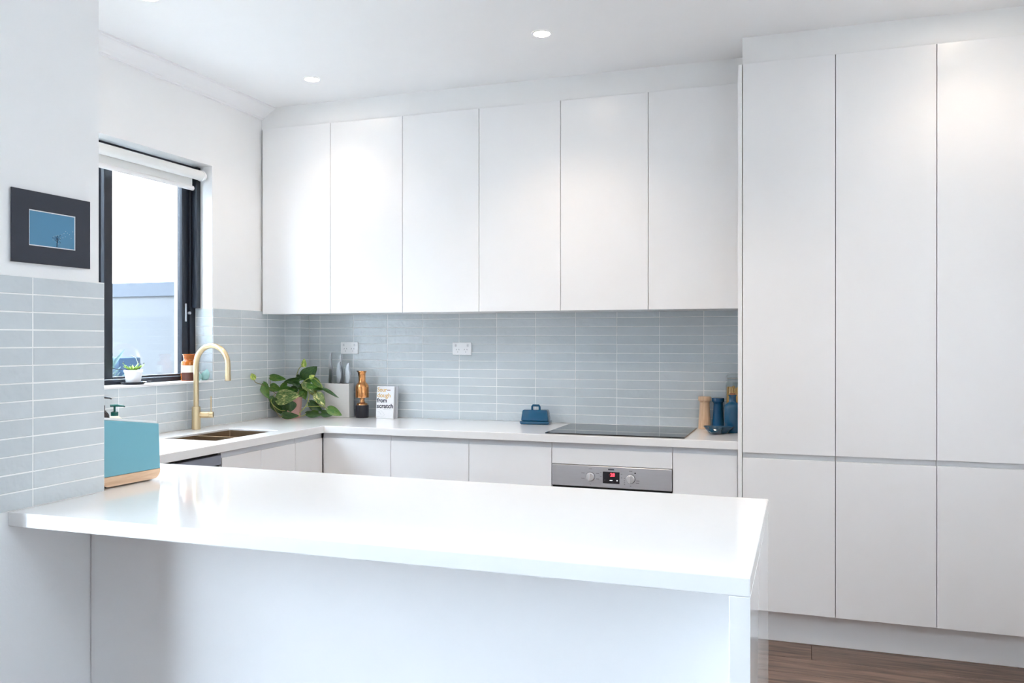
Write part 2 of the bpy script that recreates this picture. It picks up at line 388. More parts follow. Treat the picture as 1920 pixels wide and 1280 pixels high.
# boxed-in pipe corner
G().box(-0.008, 0.1104, -0.1034, 0.01, BZ, 1.5535).out('grout_bed', GROUT, wb, 0)
tile_field(wb, [0.0, 0.1112], range(12), '-y', -0.1042, 0.003); tile_field(wb, [-0.1042, 0.0], range(12), '+x', 0.1112, 0.003)
tile(wb, 0, 0.1112, BZ+TH*12, 1.5535, '-y', -0.1042, 0.003); tile(wb, -0.1042, 0, BZ+TH*12, 1.5535, '+x', 0.1112, 0.003)
# window wall
gb = G(); gb.box(-0.008, -0.0008, WY1, -0.1042, BZ, BZ+TH*13); gb.box(-0.008, -0.0008, WY0, WY1, BZ, WZ0-0.012); gb.box(-0.008, -0.0008, -2.6, WY0, BZ, BZ+TH*13)
gb.out('grout_bed', GROUT, wl, 0)
tile_field(wl, [-0.789, -0.5385, -0.2887, -0.1042], range(13), '+x', 0.0)
tile_field(wl, [-1.953, -1.7127, -1.473, -1.2228, -0.9994, -0.789], range(5), '+x', 0.0)
tile_field(wl, [-2.11, -1.953], range(5), '+x', 0.0)
tile_field(wl, [-2.598, -2.35, -2.11], range(13), '+x', 0.0)
for r in range(5, 13): tile(wl, -0.118, -0.001, max(BZ+TH*r, WZ0+0.002), BZ+TH*(r+1), '-y', -0.792, 0.003)
# projecting wall
G().box(1.017, 1.0360, -2.999, -2.60, BZ, BZ+TH*13).out('grout_bed', GROUT, wn, 0)
tile_field(wn, [-2.999, -2.8585, -2.5985], range(13), '+x', 1.0368, 0.016)

# ---- cornice, bulkheads
prof = [(0, 2.8035), (0.097, 2.8035), (0.097, 2.795), (0.088, 2.793), (0.085, 2.787), (0.066, 2.778), (0.05, 2.765), (0.042, 2.758), (0.034, 2.756), (0.03, 2.748), (0.014, 2.744), (0.012, 2.736), (0, 2.734)]
G().prism([(x-0.008, z) for x, z in prof], -2.60, -0.3345, 'y').out('trim_1', CEIL, kind='structure', smooth=50)
G().box(-0.008, 2.8365, -0.3345, 0.01, 2.6765, ZC).out('trim_2', PAINT, kind='structure')
G().box(2.8365, 4.0845, -0.617, 0.01, 2.680, ZC).out('trim_3', PAINT, kind='structure')

# ---- kitchen window
win = thing('window_1', (-0.16, -1.45, WZ0), kind='structure')
g = G()
for a in ((WY1-0.045, WY1), (WY0, WY0+0.045)): g.box(-0.21, -0.12, a[0], a[1], WZ0, WZ1, 0.002)
g.box(-0.21, -0.12, WY0+0.045, WY1-0.045, WZ1-0.045, WZ1, 0.002); g.box(-0.21, -0.12, WY0+0.045, WY1-0.045, WZ0, WZ0+0.024, 0.002)
g.out('outer_frame', BLACKM, win)
def sash(name, y0, y1, x0, x1, st0, st1):
    g = G(); z0, z1 = WZ0+0.026, WZ1-0.047
    g.box(x0, x1, y1-st1, y1, z0, z1, 0.003); g.box(x0, x1, y0, y0+st0, z0, z1, 0.003)
    g.box(x0, x1, y0+st0, y1-st1, z0, z0+0.012, 0.001); g.box(x0, x1, y0+st0, y1-st1, z1-0.04, z1, 0.002)
    s_ = g.out(name, BLACKM, win)
    xm = (x0+x1)/2
    G().box(xm-0.003, xm+0.003, y0+st0-0.004, y1-st1+0.004, z0+0.01, z1-0.036).out('pane', GLASS, s_, 0)
    return s_
s1 = sash('sliding_sash', -1.432, -0.836, -0.155, -0.130, 0.055, 0.05)
s2 = sash('fixed_sash', WY0+0.047, -1.40, -0.195, -0.170, 0.045, 0.05)
G().box(-0.130, -0.122, -0.868, -0.856, 1.50, 1.60, 0.002).lathe((-0.124, -0.842, 1.548), [(0, 0), (0.008, 0), (0.008, 0.012), (0, 0.014)], 12, 'x').out('latch', STEEL, win)
G().box(-0.119, -0.085, -0.822, -0.7895, 1.576, 2.36, 0.002).out('screen_channel', BLACKM, win)
G().box(-0.21, 0.006, WY0+0.001, WY1-0.001, WZ0-0.012, WZ0-0.0002, 0.002).out('sill', mat('white_sill', srgb(240, 240, 241), 0.35), win)

w3 = thing('added_skylight', (3.4, -4.15, ZC+0.15), kind='structure')  # skylight made up for daylight from overhead, never in view
g = G(); g.box(SKX0, SKX1, SKY0, SKY0+0.04, ZC+0.14, ZC+0.19); g.box(SKX0, SKX1, SKY1-0.04, SKY1, ZC+0.14, ZC+0.19); g.box(SKX0, SKX0+0.04, SKY0+0.04, SKY1-0.04, ZC+0.14, ZC+0.19); g.box(SKX1-0.04, SKX1, SKY0+0.04, SKY1-0.04, ZC+0.14, ZC+0.19)
g.out('added_skylight_frame', WPLAST, w3)
G().box(SKX0+0.04, SKX1-0.04, SKY0+0.04, SKY1-0.04, ZC+0.16, ZC+0.166).out('pane', GLASS, w3, 0)

# ---- roller blind
bl = thing('roller_blind', (-0.05, -1.45, 2.25), 'white roller blind wound up at the head of the kitchen window', 'blind')
zc_ = 2.308
G().lathe((-0.052, -2.07, zc_), [(0, 0), (0.027, 0), (0.027, 1.238), (0, 1.238)], 28, 'y').out('tube', BLIND, bl)
G().lathe((-0.052, -0.832, zc_), [(0, 0), (0.03, 0), (0.031, 0.004), (0.03, 0.01), (0.024, 0.014), (0.02, 0.03), (0, 0.03)], 28, 'y').out('end_bracket', WPLAST, bl)
G().lathe((-0.052, -2.10, zc_), [(0, 0), (0.03, 0), (0.03, 0.03), (0, 0.03)], 28, 'y').out('end_bracket', WPLAST, bl)
G().box(-0.0800, -0.0785, -2.06, -0.866, 2.228, zc_).out('fabric', BLIND, bl)
G().lathe((-0.079, -2.063, 2.235), [(0, 0), (0.012, 0), (0.012, 1.203), (0.009, 1.207), (0, 1.207)], 16, 'y', 0.8, 1.1).out('bottom_bar', WPLAST, bl)

# ---- invented, unseen terrace door (lights the room from the left, behind the frame edge)
dr = thing('added_door', (-1.0, -4.64, 0), kind='structure')
g = G(); g.box(-1.08, -0.98, -5.6, -5.57, 0, 2.4); g.box(-1.08, -0.98, -3.43, -3.4, 0, 2.4); g.box(-1.08, -0.98, -5.57, -3.43, 2.36, 2.4); g.box(-1.06, -1.0, -4.52, -4.48, 0.03, 2.36); g.box(-1.08, -0.98, -5.57, -3.43, 0, 0.03)
g.out('added_door_frame', BLACKM, dr)
G().box(-1.033, -1.027, -5.57, -4.52, 0.03, 2.36).out('pane', GLASS, dr, 0); G().box(-1.033, -1.027, -4.48, -3.43, 0.03, 2.36).out('pane', GLASS, dr, 0)

# ------------------------------------------------------------------ cabinets
FR = 0.018
def door_y(parent, x0, x1, z0, z1, yf, name='door'):
    return G().box(x0+0.0015, x1-0.0015, yf, yf+FR, z0, z1, 0.0012, 2).out(name, DOOR, parent)
def door_x(parent, y0, y1, z0, z1, xf, name='door'):
    return G().box(xf-FR, xf, y0+0.0015, y1-0.0015, z0, z1, 0.0012, 2).out(name, DOOR, parent)
# wall cabinets: three units of two doors
ux = [0.0045, 0.4772, 0.9464, 1.4142, 1.8808, 2.3498, 2.8150]
UL = ['white handleless wall cabinet at the corner, its door meeting the window wall',
      'middle white handleless wall cabinet above the double socket',
      'white handleless wall cabinet above the cooktop, next to the tall cupboards']
for i in range(3):
    a, m_, b = ux[2*i], ux[2*i+1], ux[2*i+2]
    t = thing('wall_cabinet', ((a+b)/2, -0.17, 1.5543), UL[i], 'cabinet', 'wall cabinets over the splashback')
    G().box(a+0.001, b-0.001, -0.3272, 0.0098 if i else -0.0, 1.5743 if i else 1.5743, 2.672).out('carcass', CARC, t)
    G().box(a+0.001, b-0.001, -0.3272, -0.0005, 1.5560, 1.5743).out('base_panel', CARC, t)
    door_y(t, a, m_, 1.5543, 2.674, -0.3472); door_y(t, m_, b, 1.5543, 2.674, -0.3472)
# tall cupboards
tx = [2.8375, 3.2411, 3.6506, 4.06]
TL = ['tall white cupboard next to the worktop, first of the tall row', 'middle tall white cupboard of the row beside the ovenless side of the kitchen',
      'tall white cupboard farthest from the cooktop, its top lit warm by the downlight', 'tall white cupboard at the far end of the row beyond the picture edge']
TL[1] = 'second tall white cupboard counted from the worktop'
TL[2] = 'third tall white cupboard counted from the worktop, lit warm at the top'
for i in range(3):
    a, b = tx[i], tx[i+1]
    t = thing('tall_cupboard', ((a+b)/2, -0.3, 0), TL[i], 'cupboard', 'row of tall cupboards')
    G().box(a+0.001, b-0.001, -0.609, 0.009, 0.15, 2.675).out('carcass', CARC, t)
    door_y(t, a, b, 0.8758, 2.678, -0.63, 'upper_door'); door_y(t, a, b, 0.1503, 0.8505, -0.63, 'lower_door')
G().box(2.8375, 4.0845, -0.575, -0.56, 0.0015, 0.149).out('kick_board', DOOR, label='long white kick board running under the tall cupboards', cat='kick board')
G().box(4.0605, 4.0845, -0.5595, 0.0, 0.0, 2.6795).out('trim_4', DOOR, kind='structure')
G().box(2.8172, 2.8358, -0.63, 0.0, 0.0, 2.6755, 0.001).out('end_panel', DOOR, label='white full-height end panel between the worktop and the tall cupboards', cat='panel')

# base cabinets, back run
bx = [0.5720, 0.9922, 1.4484, 1.9009, 2.5083, 2.8124]
BLAB = ['white base cabinet at the inside corner under the book', 'white base cabinet between the corner one and the one beside the oven',
        'white base cabinet directly beside the oven towards the window', None, 'narrow white base cabinet between the oven and the tall end panel']
def carcass_y(t, a, b):
    g = G(); g.box(a+0.001, a+0.017, -0.559, 0.0, 0.15, BU-0.001); g.box(b-0.017, b-0.001, -0.559, 0.0, 0.15, BU-0.001)
    g.box(a+0.017, b-0.017, -0.559, 0.0, 0.15, 0.166); g.box(a+0.017, b-0.017, -0.016, 0, 0.166, BU-0.001)
    g.out('carcass', CARC, t)
    G().box(a+0.001, b-0.001, -0.575, -0.559, 0.845, BU-0.001).out('finger_rail', RAIL, t)
    G().box(a+0.001, b-0.001, -0.525, -0.51, 0.0, 0.149).out('kick_board', DOOR, t)
for i in range(5):
    a, b = bx[i], bx[i+1]
    if i == 3: continue
    t = thing('base_cabinet', ((a+b)/2, -0.3, 0), BLAB[i], 'cabinet', 'base cabinets under the worktop')
    carcass_y(t, a, b); door_y(t, a, b, 0.1503, 0.853, -0.58)
a, b = bx[3], bx[4]
t = thing('oven_cabinet', ((a+b)/2, -0.3, 0), 'white oven housing with a blank panel under the cooktop', 'cabinet')
carcass_y(t, a, b); door_y(t, a, b, 0.774, 0.853, -0.58, 'filler_panel')
# oven
ov = thing('oven', ((a+b)/2, -0.3, 0.18), 'stainless steel built-in oven with two knobs and a red clock display', 'oven')
G().box(a+0.019, b-0.019, -0.555, -0.05, 0.18, 0.77).out('oven_body', mat('galvanised_steel', srgb(150, 152, 156), 0.5, 0.8), ov)
G().box(a+0.003, b-0.003, -0.585, -0.5602, 0.6665, 0.7715, 0.0015).out('control_panel', STEEL, ov)
G().box(a+0.004, b-0.004, -0.572, -0.5602, 0.652, 0.6662).out('vent_gap', DARKGAP, ov)
G().box(a+0.003, b-0.003, -0.585, -0.5602, 0.19, 0.6515, 0.002).out('oven_door', BLKGLASS, ov)
G().tube([(a+0.05, -0.63, 0.60), (b-0.05, -0.63, 0.60)], 0.009, 14).tube([(a+0.09, -0.584, 0.60), (a+0.09, -0.63, 0.60)], 0.006).tube([(b-0.09, -0.584, 0.60), (b-0.09, -0.63, 0.60)], 0.006).out('oven_handle', STEEL, ov)
for kx, kz in ((2.103, 0.7175), (2.305, 0.7160)):
    k = G().lathe((kx, -0.585, kz), [(0, 0.004), (0.0215, 0.004), (0.0205, 0.008), (0.019, 0.014), (0.0185, 0.0165), (0, 0.0175)], 28, '-y').out('knob', KNOB, ov)
    G().box(kx-0.0045, kx+0.0045, -0.6125, -0.6015, kz-0.0185, kz+0.0185, 0.002).out('grip', KNOB, k)
    G().lathe((kx, -0.585, kz), [(0.0, 0.0003), (0.0232, 0.0003), (0.0225, 0.003), (0.0, 0.004)], 28, '-y').out('knob_ring', mat('dark_knob_ring', srgb(90, 92, 98), 0.4, 0.8), k)  # ring in a darker grey metal behind the knob
dp = G().box(2.166, 2.250, -0.5862, -0.585, 0.6885, 0.746).out('display', mat('dark_display', srgb(30, 30, 40), 0.15), ov)
RED = emit('red_led', (1.0, 0.02, 0.03, 1), 1.0); ICON = emit('white_icon_led', (0.8, 0.85, 0.9, 1), 0.3)
lettering('28', 0.0225, RED, dp, (2.2040, -0.5866, 0.7240), (R(90), 0, 0), 'clock_digits', bold=0.0006)
G().box(2.1975, 2.203, -0.5868, -0.5862, 0.7300, 0.7325).out('clock_segment', mat('dim_led', srgb(120, 20, 30), 0.4), dp)
G().box(2.201, 2.2145, -0.5866, -0.5862, 0.7032, 0.7062).out('mode_icon', ICON, dp)
G().lathe((2.238, -0.5862, 0.7045), [(0, 0.0004), (0.0028, 0.0004), (0.0028, 0), (0, 0)], 10, '-y').out('plus_icon', ICON, dp)
G().box(2.174, 2.179, -0.5866, -0.5862, 0.7045, 0.7056).out('minus_icon', mat('dim_icon', srgb(130, 134, 142), 0.4), dp)
G().lathe((2.3275, -0.5853, 0.7455), [(0, 0.001), (0.0035, 0.001), (0.0035, 0), (0, 0)], 14, '-y').out('pilot_lamp', DARKGAP, ov)
# printed dial marks (too small to read in the photograph: short strokes)
def stroke(x, z, w, h, m=INKM, nm='dial_mark'): G().box(x-w/2, x+w/2, -0.5854, -0.5851, z-h/2, z+h/2).out(nm, m, ov, 0)
stroke(2.208, 0.7575, 0.030, 0.0052, INKD, 'maker_mark')
for kx, kz, sides in ((2.103, 0.7175, ((-0.038, 0.016), (-0.038, -0.010), (0.036, 0.018), (0.036, -0.010), (0, 0.0385), (0, -0.0375))),
                      (2.305, 0.7160, ((-0.030, 0.002), (-0.030, -0.010), (-0.030, -0.020), (-0.030, -0.029), (0.036, -0.008), (0.034, -0.018), (0, -0.0345), (0, 0.0385)))):
    for dx, dz in sides: stroke(kx+dx, kz+dz, 0.016 if abs(dx) > 0.031 or dz > 0.03 else 0.006, 0.0022)
for dx, dz in ((-0.052, 0.022), (-0.052, 0.004), (0.052, 0.020), (0.052, 0.002)): stroke(2.208+dx, 0.7175+dz, 0.008, 0.002)

# base units, sink run
def carcass_x(t, y0, y1):
    g = G(); g.box(0.0, 0.549, y0+0.001, y0+0.017, 0.15, BU-0.001); g.box(0.0, 0.549, y1-0.017, y1-0.001, 0.15, BU-0.001)
    g.box(0.0, 0.549, y0+0.017, y1-0.017, 0.15, 0.166); g.box(0.0, 0.012, y0+0.017, y1-0.017, 0.166, BU-0.001)
    g.out('carcass', CARC, t)
    G().box(0.549, 0.563, y0+0.001, y1-0.001, 0.845, BU-0.001).out('finger_rail', RAIL, t)
    G().box(0.50, 0.515, y0+0.001, y1-0.001, 0, 0.149).out('kick_board', DOOR, t)
t = thing('sink_cabinet', (0.3, -1.145, 0), 'white two-door base cabinet below the sink', 'cabinet')
carcass_x(t, -1.4422, -0.8472); door_x(t, -1.4422, -1.1432, 0.1503, 0.853, 0.57); door_x(t, -1.1432, -0.8472, 0.1503, 0.853, 0.57)
t = thing('corner_cabinet', (0.3, -0.71, 0), 'narrow white base cabinet between the sink cabinet and the inside corner', 'cabinet')
carcass_x(t, -0.8472, -0.5815); door_x(t, -0.8472, -0.5825, 0.1503, 0.853, 0.57)
dw = thing('dishwasher', (0.3, -1.746, 0), 'grey steel dishwasher front between the sink cabinet and the peninsula', 'dishwasher')
DWS = mat('dark_steel', srgb(146, 150, 162), 0.36, 0.6)
G().box(0.02, 0.54, -2.045, -1.4455, 0.1, 0.862).out('tub', BLACKP, dw)
G().box(0.5405, 0.57, -2.045, -1.4455, 0.822, 0.868, 0.002).out('control_strip', DWS, dw)
G().box(0.5405, 0.555, -2.045, -1.4455, 0.808, 0.8218).out('handle_recess', DARKGAP, dw)
G().box(0.5405, 0.57, -2.045, -1.4455, 0.12, 0.8078, 0.002).out('front_panel', DWS, dw)
G().box(0.5, 0.55, -2.045, -1.4455, 0.8682, BU-0.0005).out('top_gap', DARKGAP, dw)

# peninsula
pn = thing('peninsula_cabinet', (2.0, -2.36, 0), 'white peninsula base with a plain back panel under the overhanging top', 'cabinet')
G().box(1.0365, 2.9662, -2.653, -2.635, 0, BU-0.0005, 0.001).out('back_panel', DOOR, pn)
G().box(1.06, 2.95, -2.634, -2.09, 0.15, BU-0.0005).out('carcass', CARC, pn)
for i in range(4):
    x0 = 1.06 + i*0.4725
    G().box(x0+0.0015, x0+0.471, -2.0895, -2.0715, 0.1503, 0.853, 0.001).out('door', DOOR, pn)

# worktop, one U with a sink cut-out and a waterfall end
wt = thing('worktop', (1.5, -1.5, BU), 'polished white stone worktop running round the kitchen with a waterfall end', 'worktop')
def slab():
    xs = [0.0012, 0.1125, 0.178, 0.483, XS, 1.0372, 2.8165, 3.0083]; ys = [-2.9382, -2.5975, -2.0499, -1.377, -0.880, YB, -0.1058, -0.0012]
    def solid(i, j):
        x = (xs[i]+xs[i+1])/2; y = (ys[j]+ys[j+1])/2
        if y > -0.1058: return 0.1125 < x < 2.8165
        if y > YB: return x < 2.8165
        if y > -2.0499: return x < XS and not (0.178 < x < 0.483 and -1.377 < y < -0.880)
        if y > -2.5975: return True
        return x > 1.0372
    bm = bmesh.new(); V = {}
    def v(i, j, k):
        if (i, j, k) not in V: V[(i, j, k)] = bm.verts.new((xs[i], ys[j], BZ if k else BU))
        return V[(i, j, k)]
    nx, ny = len(xs)-1, len(ys)-1
    S = {(i, j) for i in range(nx) for j in range(ny) if solid(i, j)}
    for i, j in S:
        bm.faces.new((v(i, j, 1), v(i+1, j, 1), v(i+1, j+1, 1), v(i, j+1, 1)))
        bm.faces.new((v(i, j, 0), v(i, j+1, 0), v(i+1, j+1, 0), v(i+1, j, 0)))
        for (di, dj, p, q) in ((-1, 0, (i, j+1), (i, j)), (1, 0, (i+1, j), (i+1, j+1)), (0, -1, (i, j), (i+1, j)), (0, 1, (i+1, j+1), (i, j+1))):
            if (i+di, j+dj) not in S: bm.faces.new((v(*p, 0), v(*q, 0), v(*q, 1), v(*p, 1)))
    bmesh.ops.recalc_face_normals(bm, faces=bm.faces)
    ed = [e for e in bm.edges if len(e.link_faces) == 2 and e.calc_face_angle() > 0.5]
    bmesh.ops.bevel(bm, geom=ed, offset=0.0025, segments=2, affect='EDGES', profile=0.5)
    return bm
g = G(); g.bm.free(); g.bm = slab(); sl = g.out('slab', STONE, wt, 0)
G().box(2.9672, 3.0083, -2.9382, -2.0499, 0.0, BU-0.0002, 0.0012).out('waterfall_end', STONE, wt)

# sink
sk = thing('double_sink', (0.33, -1.13, 0.68), 'bronze-toned double bowl sink set under the worktop', 'sink')
def bowl(y0, y1, depth):
    x0, x1 = 0.1815, 0.4795; t_ = 0.002; ZT = BZ - 0.009; z0 = ZT - depth
    bm = bmesh.new()
    bmesh.ops.create_cube(bm, size=1, matrix=Matrix.Translation(((x0+x1)/2, (y0+y1)/2, (z0+ZT)/2)) @ Matrix.Diagonal((x1-x0, y1-y0, depth, 1)))
    bmesh.ops.delete(bm, geom=[f for f in bm.faces if f.normal.z > 0.9], context='FACES')
    ed = [e for e in bm.edges if len(e.link_faces) == 2]
    bmesh.ops.bevel(bm, geom=ed, offset=0.012, segments=3, affect='EDGES', profile=0.5)
    bmesh.ops.reverse_faces(bm, faces=bm.faces)
    bmesh.ops.solidify(bm, geom=bm.faces[:], thickness=-0.0012)
    g = G(); g.bm.free(); g.bm = bm; o = g.out('bowl', BRONZE, sk, 24)
    G().lathe(((x0+x1)/2, (y0+y1)/2, z0), [(0.0, 0.004), (0.03, 0.0045), (0.042, 0.0035), (0.045, 0.0016)], 28).out('drain', STEEL, o)
bowl(-1.3735, -1.168, 0.21); bowl(-1.146, -0.8835, 0.21)
G().box(0.1818, 0.4792, -1.1675, -1.1465, 0.845, BZ-0.010, 0.003).out('divider', BRONZE, sk)

# mixer tap
fx, fy = 0.046, -0.985
tp = thing('mixer_tap', (fx, fy, BZ), 'brushed brass gooseneck mixer tap behind the sink', 'tap')
G().lathe((fx, fy, BZ), [(0, 0.0003), (0.0225, 0.0003), (0.0225, 0.119), (0.021, 0.121), (0, 0.121)], 32).out('tap_body', BRASS, tp)
pts = [(fx, fy, BZ+0.119), (fx, fy, BZ+0.25), (fx, fy, BZ+0.335)]
rr_ = 0.1015; zc2 = BZ+0.345
for i in range(17):
    a_ = math.pi - math.pi*i/16
    pts.append((fx+rr_+rr_*math.cos(a_), fy, zc2+rr_*math.sin(a_)))
pts.append((fx+2*rr_, fy, BZ+0.30))
G().tube(pts, 0.0138, 20).out('gooseneck', BRASS, tp)
G().tube([(fx+2*rr_, fy, BZ+0.30), (fx+2*rr_+0.001, fy, BZ+0.262)], [0.0145, 0.0152], 20).out('spray_head', BRASS, tp)
d = Vector((0.9, 0.43, 0)).normalized(); c0 = Vector((fx, fy, BZ+0.078))
lv = G().tube([c0+d*0.020, c0+d*0.066], 0.0165, 24).tube([c0+d*0.0675, c0+d*0.088], 0.0165, 24).out('lever_body', BRASS, tp)
q = c0+d*0.077
G().tube([q+Vector((0, 0, 0.015)), q+Vector((0, 0, 0.098))], [0.0034, 0.0030], 12).out('lever', BRASS, lv)

# cooktop
ck = thing('cooktop', (2.212, -0.32, BZ), 'black glass induction cooktop let into the back worktop', 'cooktop')
G().box(1.861, 2.564, -0.566, -0.073, BZ+0.0003, BZ+0.0058, 0.0012).out('glass_plate', BLKGLASS, ck)

# sockets
def socket(cx, cz, label):
    s_ = thing('power_socket', (cx, -0.006, cz), label, 'socket', 'double wall sockets on the splashback')
    pl = G().box(cx-0.0608, cx+0.0608, -0.0125, -0.0008, cz-0.0375, cz+0.0375, 0.003, 2).out('face_plate', WPLAST, s_)
    for dx in (-0.026, 0.026):
        for ex, rz in ((-0.0085, 0.5), (0.0085, -0.5)):
            M = Matrix.Translation((cx+dx+ex, -0.0125, cz-0.005)) @ Matrix.Rotation(rz, 4, 'Y')
            G(M).box(-0.0011, 0.0011, -0.0003, 0.0001, -0.004, 0.004).out('slot', INKM, pl, 0)
        G().box(cx+dx-0.001, cx+dx+0.001, -0.0128, -0.0124, cz-0.023, cz-0.0155).out('slot', INKM, pl, 0)
        G().box(cx+dx*1.5-0.0055, cx+dx*1.5+0.0055, -0.0145, -0.0124, cz+0.012, cz+0.026, 0.001).out('switch', GPLAST, pl)
socket(0.4078, 1.3490, 'white double power socket above the knife block'); socket(1.1722, 1.3466, 'white double power socket alone on the tiles, right of the book')

# ------------------------------------------------------------------ things on the worktop
def leafmesh(L, W, fold, droop, curl):
    nu, nv = 9, 3; v = []; f = []
    for i in range(nu+1):
        t_ = i/nu
        hw = W/2*(math.sin(math.pi*min(1, t_**0.72)))**0.75*(1-0.15*t_) if 0 < t_ < 1 else 0.0006
        if i == 0: hw = W*0.10
        for j in range(-nv, nv+1):
            s_ = j/nv
            x_ = L*t_ - (0.10*L*abs(s_)**2*(1-t_)**3)
            v.append((x_, s_*hw, fold*abs(s_)*hw - droop*L*t_*t_ + curl*hw*s_*s_ + 0.0015*math.sin(9*t_+3*s_)))
    k = 2*nv+1
    for i in range(nu):
        for j in range(k-1): f.append((i*k+j, (i+1)*k+j, (i+1)*k+j+1, i*k+j+1))
    me = bpy.data.meshes.new('leaf'); me.from_pydata(v, [], f); me.polygons.foreach_set('use_smooth', [True]*len(f)); me.update()
    return me
CAM = Vector((3.1102, -4.676, 1.3925))
def px(u, v, y):
    """where the sight line through pixel (u, v) of the photograph meets the vertical plane at depth y"""
    c_, s_ = math.cos(0.3342), math.sin(0.3342)
    d_ = Vector((-s_, c_, -0.0006)) + Vector((c_, s_, 0))*((u-960)/1579.83) + Vector((0, 0, 1))*((640-v)/1579.83)
    return CAM + d_*((y-CAM.y)/d_.y)
def place_leaf(parent, b_, t_, W, m, tilt=0.0, fold=0.35, droop=0.12, curl=0.25, toward=None):
    ax = (t_-b_); L = ax.length; ax.normalize()
    n = (toward or (CAM-b_)).normalized(); n = (n - ax*n.dot(ax)).normalized()
    sd = n.cross(ax); n = (n*math.cos(tilt) + sd*math.sin(tilt)); sd = n.cross(ax)
    me = leafmesh(L, W, fold, droop, curl); me.materials.append(m)
    o = bpy.data.objects.new('leaf', me); C.objects.link(o); o.parent = parent
    M = Matrix((ax, sd, n)).transposed().to_4x4(); M.translation = b_ - wloc(parent); o.matrix_local = M
    return o

# trailing pothos
pc = Vector((0.128, -0.220, BZ))
pl = thing('potted_pothos', pc, 'trailing pothos with marbled leaves in a pink pot in the corner', 'plant')
G().lathe(pc, [(0, 0.0005), (0.050, 0.0005), (0.053, 0.004), (0.066, 0.145), (0.066, 0.152), (0.061, 0.152), (0.059, 0.142), (0, 0.138)], 36).out('pot', PINK, pl)
G().lathe(pc, [(0, 0.141), (0.045, 0.142), (0.0585, 0.143)], 24).out('soil', SOIL, pl)
cr = lambda a, b_: (460 + a/9.14, 660 + b_/9.14)
LV = [((1000, 250), (1010, 112), 78, -0.20, LEAFY), ((1000, 480), (1225, 245), 225, -0.21, LEAFD), ((428, 425), (690, 462), 105, -0.27, LEAFM),
      ((920, 470), (655, 512), 95, -0.24, LEAFD), ((695, 525), (585, 640), 85, -0.26, LEAFM), ((305, 530), (395, 795), 135, -0.34, LEAFM),
      ((155, 470), (105, 362), 80, -0.46, LEAFY), ((430, 590), (610, 650), 130, -0.28, LEAFM), ((555, 800), (925, 735), 225, -0.31, LEAFV),
      ((765, 850), (775, 1025), 165, -0.29, LEAFD), ((500, 815), (640, 1075), 190, -0.26, LEAFD), ((630, 1085), (915, 1146), 105, -0.33, LEAFD),
      ((1045, 1050), (1310, 1128), 100, -0.24, LEAFD), ((1105, 855), (1315, 1005), 140, -0.20, LEAFD), ((1310, 1035), (1495, 1118), 110, -0.22, LEAFD),
      ((1415, 965), (1652, 1112), 130, -0.23, LEAFM), ((1318, 612), (1600, 778), 55, -0.21, LEAFD), ((1215, 705), (1362, 925), 150, -0.23, LEAFV),
      ((1140, 590), (1335, 640), 95, -0.20, LEAFM), ((1140, 445), (1310, 610), 105, -0.22, LEAFM), ((985, 630), (1030, 815), 115, -0.20, LEAFM),
      ((930, 560), (790, 520), 90, -0.24, LEAFD), ((1105, 445), (1185, 395), 66, -0.235, LEAFY), ((990, 540), (1175, 690), 105, -0.24, LEAFV),
      ((905, 610), (1005, 560), 90, -0.23, LEAFD), ((1130, 640), (1250, 760), 110, -0.20, LEAFV), ((610, 640), (860, 640), 120, -0.29, LEAFM), ((880, 420), (990, 470), 90, -0.22, LEAFD), ((900, 640), (760, 620), 110, -0.25, LEAFD), ((1060, 560), (1230, 600), 90, -0.25, LEAFM), ((700, 900), (600, 1000), 110, -0.30, LEAFD), ((1000, 690), (900, 760), 80, -0.27, LEAFM), ((480, 760), (420, 860), 90, -0.31, LEAFD), ((610, 860), (700, 1040), 150, -0.305, LEAFD), ((1250, 1040), (1120, 1010), 80, -0.22, LEAFM), ((1030, 380), (1150, 300), 120, -0.19, LEAFM)]
for i, (b_, t_, w_, yy, m) in enumerate(LV):
    P0, P1 = px(*cr(*b_), yy), px(*cr(*t_), yy + random.uniform(-0.02, 0.01))
    for P_ in (P0, P1): P_.z = max(P_.z, BZ+0.024)
    W = w_/9.14*0.0033
    place_leaf(pl, P0, P1, W*1.25, m, random.uniform(-0.4, 0.4), 0.25, 0.04, 0.2)
def stem(pts, r=0.0022, m=STEM):
    pp = [px(*cr(a, b_), yy) for a, b_, yy in pts]
    for P_ in pp: P_.z = max(P_.z, BZ+0.004)
    out_ = []
    for i in range(len(pp)-1):
        p0, p1, p2, p3 = pp[max(i-1, 0)], pp[i], pp[i+1], pp[min(i+2, len(pp)-1)]
        for k in range(5):
            t_ = k/5
            out_.append(0.5*((2*p1) + (p2-p0)*t_ + (2*p0-5*p1+4*p2-p3)*t_*t_ + (3*p1-p0-3*p2+p3)*t_**3))
    out_.append(pp[-1]); G().tube(out_, r, 7).out('stem', m, pl)
stem([(860, 700, -0.22), (900, 560, -0.22), (880, 400, -0.21), (930, 270, -0.20), (1000, 240, -0.20)])
stem([(850, 700, -0.22), (1000, 500, -0.22), (1150, 440, -0.23), (1290, 540, -0.22), (1320, 610, -0.21)])
stem([(880, 700, -0.22), (1060, 600, -0.22), (1090, 760, -0.25), (1040, 920, -0.26), (930, 1040, -0.27), (940, 1100, -0.27)], 0.0024)
stem([(1040, 930, -0.26), (1180, 930, -0.25), (1310, 930, -0.24), (1420, 975, -0.23)])
stem([(760, 690, -0.26), (560, 720, -0.30), (430, 640, -0.30), (300, 560, -0.36), (180, 520, -0.43), (150, 460, -0.46)], 0.0022, STEMB)
stem([(430, 600, -0.28), (425, 500, -0.275), (430, 425, -0.27)], 0.0018, STEMB)
